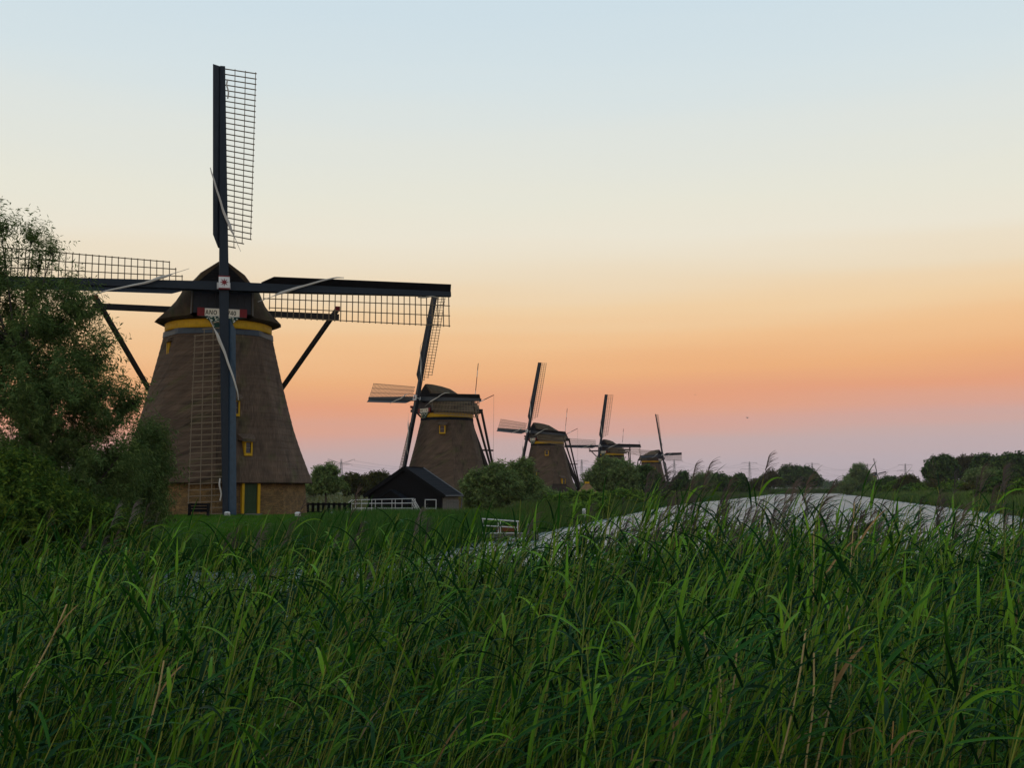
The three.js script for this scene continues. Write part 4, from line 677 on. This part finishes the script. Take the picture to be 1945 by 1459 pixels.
function reedParts({ H = 2, lean = 0.15, bend = 0.1, leaves = 10, plume = false, from = 0.38, dry = 0.008 } = {}) {
  const f = stemCurve(H, lean, bend), out = { stem: withColor(stemGeo(f, 0.006, 0.0025), STEMS[Math.floor(rnd() * 2)]), leaves: [] };
  for (let i = 0; i < leaves; i++) {
    const t = lerp(from, 0.98, (i + rr(0, 0.7)) / leaves), top = smooth(t, 0.78, 1), pick = rnd() < dry ? -1 : Math.floor(rnd() * REEDLEAF.length), up = t < 0.75 && (pick === 6 || rnd() < 0.12);
    const rise = up ? rr(1.1, 1.45) : lerp(rr(0.4, 1.2), rr(0.75, 1.35), top), fall = up ? rr(0.1, 0.9) : rr(0.5, 2.2);
    out.leaves.push(withColor(leafGeo(f(t), windAz(), rise, rr(0.28, 0.52) * (1 - 0.2 * top), rr(0.014, 0.031), fall, rr(-1.2, 1.2)), pick < 0 ? DRY : REEDLEAF[pick]));
  }
  if (plume) { const a = f(0.97), b = f(1); out.plume = withColor(plumeGeo(a, b.clone().sub(a).normalize(), rr(0.26, 0.36)), PLUME, 0.3); }
  return out;
}
seed = 71;
const reedGeos = [], plumeGeos = [], dryGeos = [];
for (let i = 0; i < 16; i++) { const r = reedParts({ H: rr(1.7, 2.15), lean: rr(0.03, 0.28), bend: rr(0.0, 0.18), leaves: Math.round(rr(7, 10)) }); reedGeos.push(join([r.stem, ...r.leaves])); }
for (let i = 0; i < 6; i++) { const r = reedParts({ H: rr(1.95, 2.3), lean: rr(0.1, 0.3), bend: rr(0.02, 0.16), leaves: 9, plume: true }); plumeGeos.push(join([r.stem, ...r.leaves, r.plume])); }
for (let i = 0; i < 4; i++) { const f = stemCurve(rr(1.1, 1.7), rr(-0.05, 0.3), rr(0, 0.15)); dryGeos.push(join([withColor(stemGeo(f, 0.0058, 0.0035), [0.36, 0.25, 0.11]), withColor(leafGeo(f(0.9), rr(-0.6, 0.6), 0.9, 0.25, 0.014, 2, 1), DRY)])); }
{
  const bed = new THREE.Group(); bed.name = numbered('reed_bed'); tag(bed, 'dense bed of green reeds filling the whole foreground', 'reeds'); stuff(bed); scene.add(bed);
  const put = (geos, name, n, ok) => {
    const lists = geos.map(() => []);
    for (let i = 0, tries = 0; i < n && tries < n * 30; tries++) {
      const z = -rr(3.5, 14.2), hw = -z * 0.47 + 1.6, x = rr(-hw - 1, hw); if (!ok(x, z)) continue; i++;
      const s = heightOf(x, z) * rr(0.78, 1.1) * (name === 'plumed_reed' ? 0.95 : 1), k = rr(0.75, 1.25), w = rr(0.88, 1.15);
      lists[Math.floor(rnd() * geos.length)].push([V(x, ground(x, z) - 0.05, z), V(gauss() * 0.07, 1, gauss() * 0.07).normalize(), s, gauss() * 0.5, [k * w, k, k / w]]);
    }
    lists.forEach((l, i) => l.length && place(l, geos[i], REED, name, bed));
  };
  const heightOf = (x, z) => (1.055 - 0.1 * smooth(-x / -z, -0.07, 0.1) + 0.12 * N3(x * 0.35, 5, z * 0.35) - 0.03 * smooth(x / -z, 0.18, 0.42)) * (EYE - 0.35 - ground(x, z)) / 2.05;
  const dense = (x, z) => { const k = x / -z, gapL = Math.exp(-(((k + 0.30) / 0.11) ** 2)) * smooth(-z, 5.5, 8), patch = N3(x * 0.5, 9, z * 0.5); return rnd() < 1 - 0.4 * gapL + 0 * patch; };
  put(reedGeos, 'reed', 7400, dense);
  put(plumeGeos, 'plumed_reed', 420, (x, z) => z < -8.5 && N3(x * 0.4, 2, z * 0.4) > -0.1 && (x / -z > 0.05 || rnd() < 0.16));
  put(dryGeos, 'dry_reed', 420, (x, z) => N3(x * 0.6, 3, z * 0.6) > 0.12 || rnd() < 0.12 || (z > -6.5 && Math.abs(x / -z - 0.27) < 0.07));
}
// single reeds that stand out
seed = 81;
function reedThing(name, label, category, p, group, o, turn = 0) {
  const t = thing(name, label, category, [p.x, p.y, p.z], turn, group), r = reedParts(o); mesh('stem', r.stem, REED, t); for (const l of r.leaves) mesh('leaf', l, REED, t); if (r.plume) mesh('plume', r.plume, REED, t); return t;
}
{
  const PL = 'tall reed with a drooping brown plume against the bright water', GP = 'plumed reeds standing out against the water';
  const protos = []; const heads = [[1180, 985], [1215, 990], [1240, 978], [1262, 972], [1285, 985], [1310, 980], [1345, 1000], [1380, 985], [1405, 965], [1420, 990], [1120, 1000], [1150, 995], [1450, 1000], [1490, 1005], [1600, 990], [1645, 1000], [1330, 985], [1275, 995], [1680, 975], [1228, 1000], [1100, 1010], [1165, 1000], [1198, 980], [1300, 1000], [1360, 975], [1395, 1000], [1430, 975], [1470, 990], [1520, 1000], [1575, 985], [1625, 985], [1740, 985]];
  heads.forEach(([px, py], i) => {
    const d = rr(9.2, 12.4), top = at(px, py, d), gy = ground(top.x, -d) - 0.05, H = top.y - gy - 0.2, lean = rr(0.12, 0.26), bend = rr(0.04, 0.12), x = top.x - H * (lean + bend);
    if (i < 5) { protos.push([reedThing('plumed_reed', PL, 'plumed reed', V(x, ground(x, -d) - 0.05, -d), GP, { H, lean, bend, leaves: 8, plume: true, from: 0.3 }), H, lean + bend]); return; }
    const [t, h, k] = protos[i % 5], c = t.clone(), s = Math.min(1.06, H / h); c.name = numbered('plumed_reed'); c.userData = { ...t.userData }; c.scale.setScalar(s); const x2 = top.x - H * k; c.position.set(x2, ground(x2, -d) - 0.05, -d); scene.add(c);
  });
  const dry = (px0, py0, px1, py1, d, label, leaf) => {                  // a dry stalk from one photo point to another
    const a = at(px0, py0, d), b = at(px1, py1, d), t = thing('dry_reed', label, 'dry reed', [a.x, a.y, a.z]), v = b.clone().sub(a), f = (u) => v.clone().multiplyScalar(u).add(V(0.012 * Math.sin(u * 3.14), 0, 0));
    const down = (u) => (u < 0 ? v.clone().multiplyScalar(u) : f(u)), n = 10, rings = [];
    const ext = Math.max(0, (a.y - ground(a.x, a.z)) / Math.max(0.2, v.y));
    for (let j = 0; j <= n; j++) { const u = lerp(-ext, 1, j / n), p = down(u), r = lerp(0.0046, 0.0032, j / n); rings.push([0, 1, 2, 3, 4].map((m) => p.clone().add(V(Math.cos(m * 1.2566) * r, 0, -Math.sin(m * 1.2566) * r)))); }
    mesh('stalk', withColor(loft(rings), [0.58, 0.45, 0.22]), REED, t);
    if (leaf) mesh('sheath', withColor(leafGeo(f(0.55), Math.atan2(0, v.x || 1), 1.1, v.length() * 0.5, 0.03, 0.5, 0.5), [0.36, 0.22, 0.09]), REED, t);
  };
  dry(45, 1310, 128, 1148, 4.4, 'broken straw-coloured reed stalk at the far left', true);
  dry(265, 1430, 312, 1255, 4.0, 'straw-coloured reed stalk with a bent tip, left of the middle', true);
  dry(1535, 1300, 1545, 1010, 7.4, 'tall dry reed with a tattered orange-brown leaf against the water', true);
  dry(1600, 1200, 1622, 955, 7.6, 'dry tan reed whose tip reaches above the far waterline', true);
  dry(1362, 1450, 1364, 1240, 4.0, 'upright pale dry stalk, leftmost of the lower right cluster', false);
  dry(1372, 1400, 1400, 1215, 4.1, 'pale dry stalk leaning right, second from left in the lower right cluster', false);
  dry(1347, 1370, 1335, 1190, 4.2, 'thin pale stalk bending left, beside the leftmost upright dry stalk', false);
  dry(1478, 1455, 1530, 1195, 3.9, 'leaning tan stalk, longest of the lower right cluster', false);
  dry(1528, 1455, 1545, 1240, 3.9, 'nearly upright tan stalk in the middle of the lower right cluster', false);
  dry(1552, 1440, 1592, 1215, 4.0, 'leaning tan stalk with a frayed top, rightmost of the lower right cluster', true);
  dry(1612, 1330, 1608, 1150, 4.6, 'single whitish stalk standing right of the tan cluster', false);
  dry(1270, 1455, 1275, 1340, 3.9, 'yellowish stalk with a bent leaf left of the tan cluster', true);
}
// ---------------------------------------------------------------- birds
function bird(name, label, p, s, dark, up) {
  const t = thing(name, label, 'bird', [p.x, p.y, p.z], 0.9), m = std({ color: dark ? rgb(0.05, 0.05, 0.05) : rgb(0.35, 0.34, 0.34) });
  const b = new THREE.SphereGeometry(1, 10, 8); b.scale(0.11 * s, 0.1 * s, 0.24 * s); const hd = new THREE.SphereGeometry(0.07 * s, 8, 6); hd.translate(0, up ? 0.05 * s : 0.16 * s, 0.24 * s);
  mesh('body', join([b.toNonIndexed(), hd.toNonIndexed(), pole(V(0, up ? 0.05 * s : 0.16 * s, 0.29 * s), V(0, up ? 0.04 * s : 0.14 * s, 0.38 * s), 0.025 * s, 0.008 * s, 6), beam(V(0, 0, -0.2 * s), V(0, 0.02 * s, -0.4 * s), 0.12 * s, 0.03 * s, 0.18 * s, 0.01 * s)]), m, t);
  if (up) for (const e of [-1, 1]) mesh('wing', loft([[V(e * 0.08 * s, 0.05 * s, 0.12 * s), V(e * 0.08 * s, 0.05 * s, -0.1 * s), V(e * 0.08 * s, 0.03 * s, 0)], [V(e * 0.42 * s, 0.24 * s, 0.1 * s), V(e * 0.42 * s, 0.24 * s, -0.06 * s), V(e * 0.42 * s, 0.22 * s, 0)], [V(e * 0.85 * s, 0.2 * s, -0.08 * s), V(e * 0.84 * s, 0.2 * s, -0.12 * s), V(e * 0.84 * s, 0.195 * s, -0.1 * s)]], { ends: [true, true] }), m, t);
}
bird('gull', 'small gull in flight right of the centre over the canal', at(1419, 794, 150), 0.5, false, true);
bird('gull', 'tiny dark bird flying above the fifth windmill', at(1320, 750, 160), 0.25, true, true);
bird('duck', 'small dark duck swimming near the left bank', at(1335, 972, 125).setY(0.05), 0.8, true, false);
renderer.render(scene, camera);
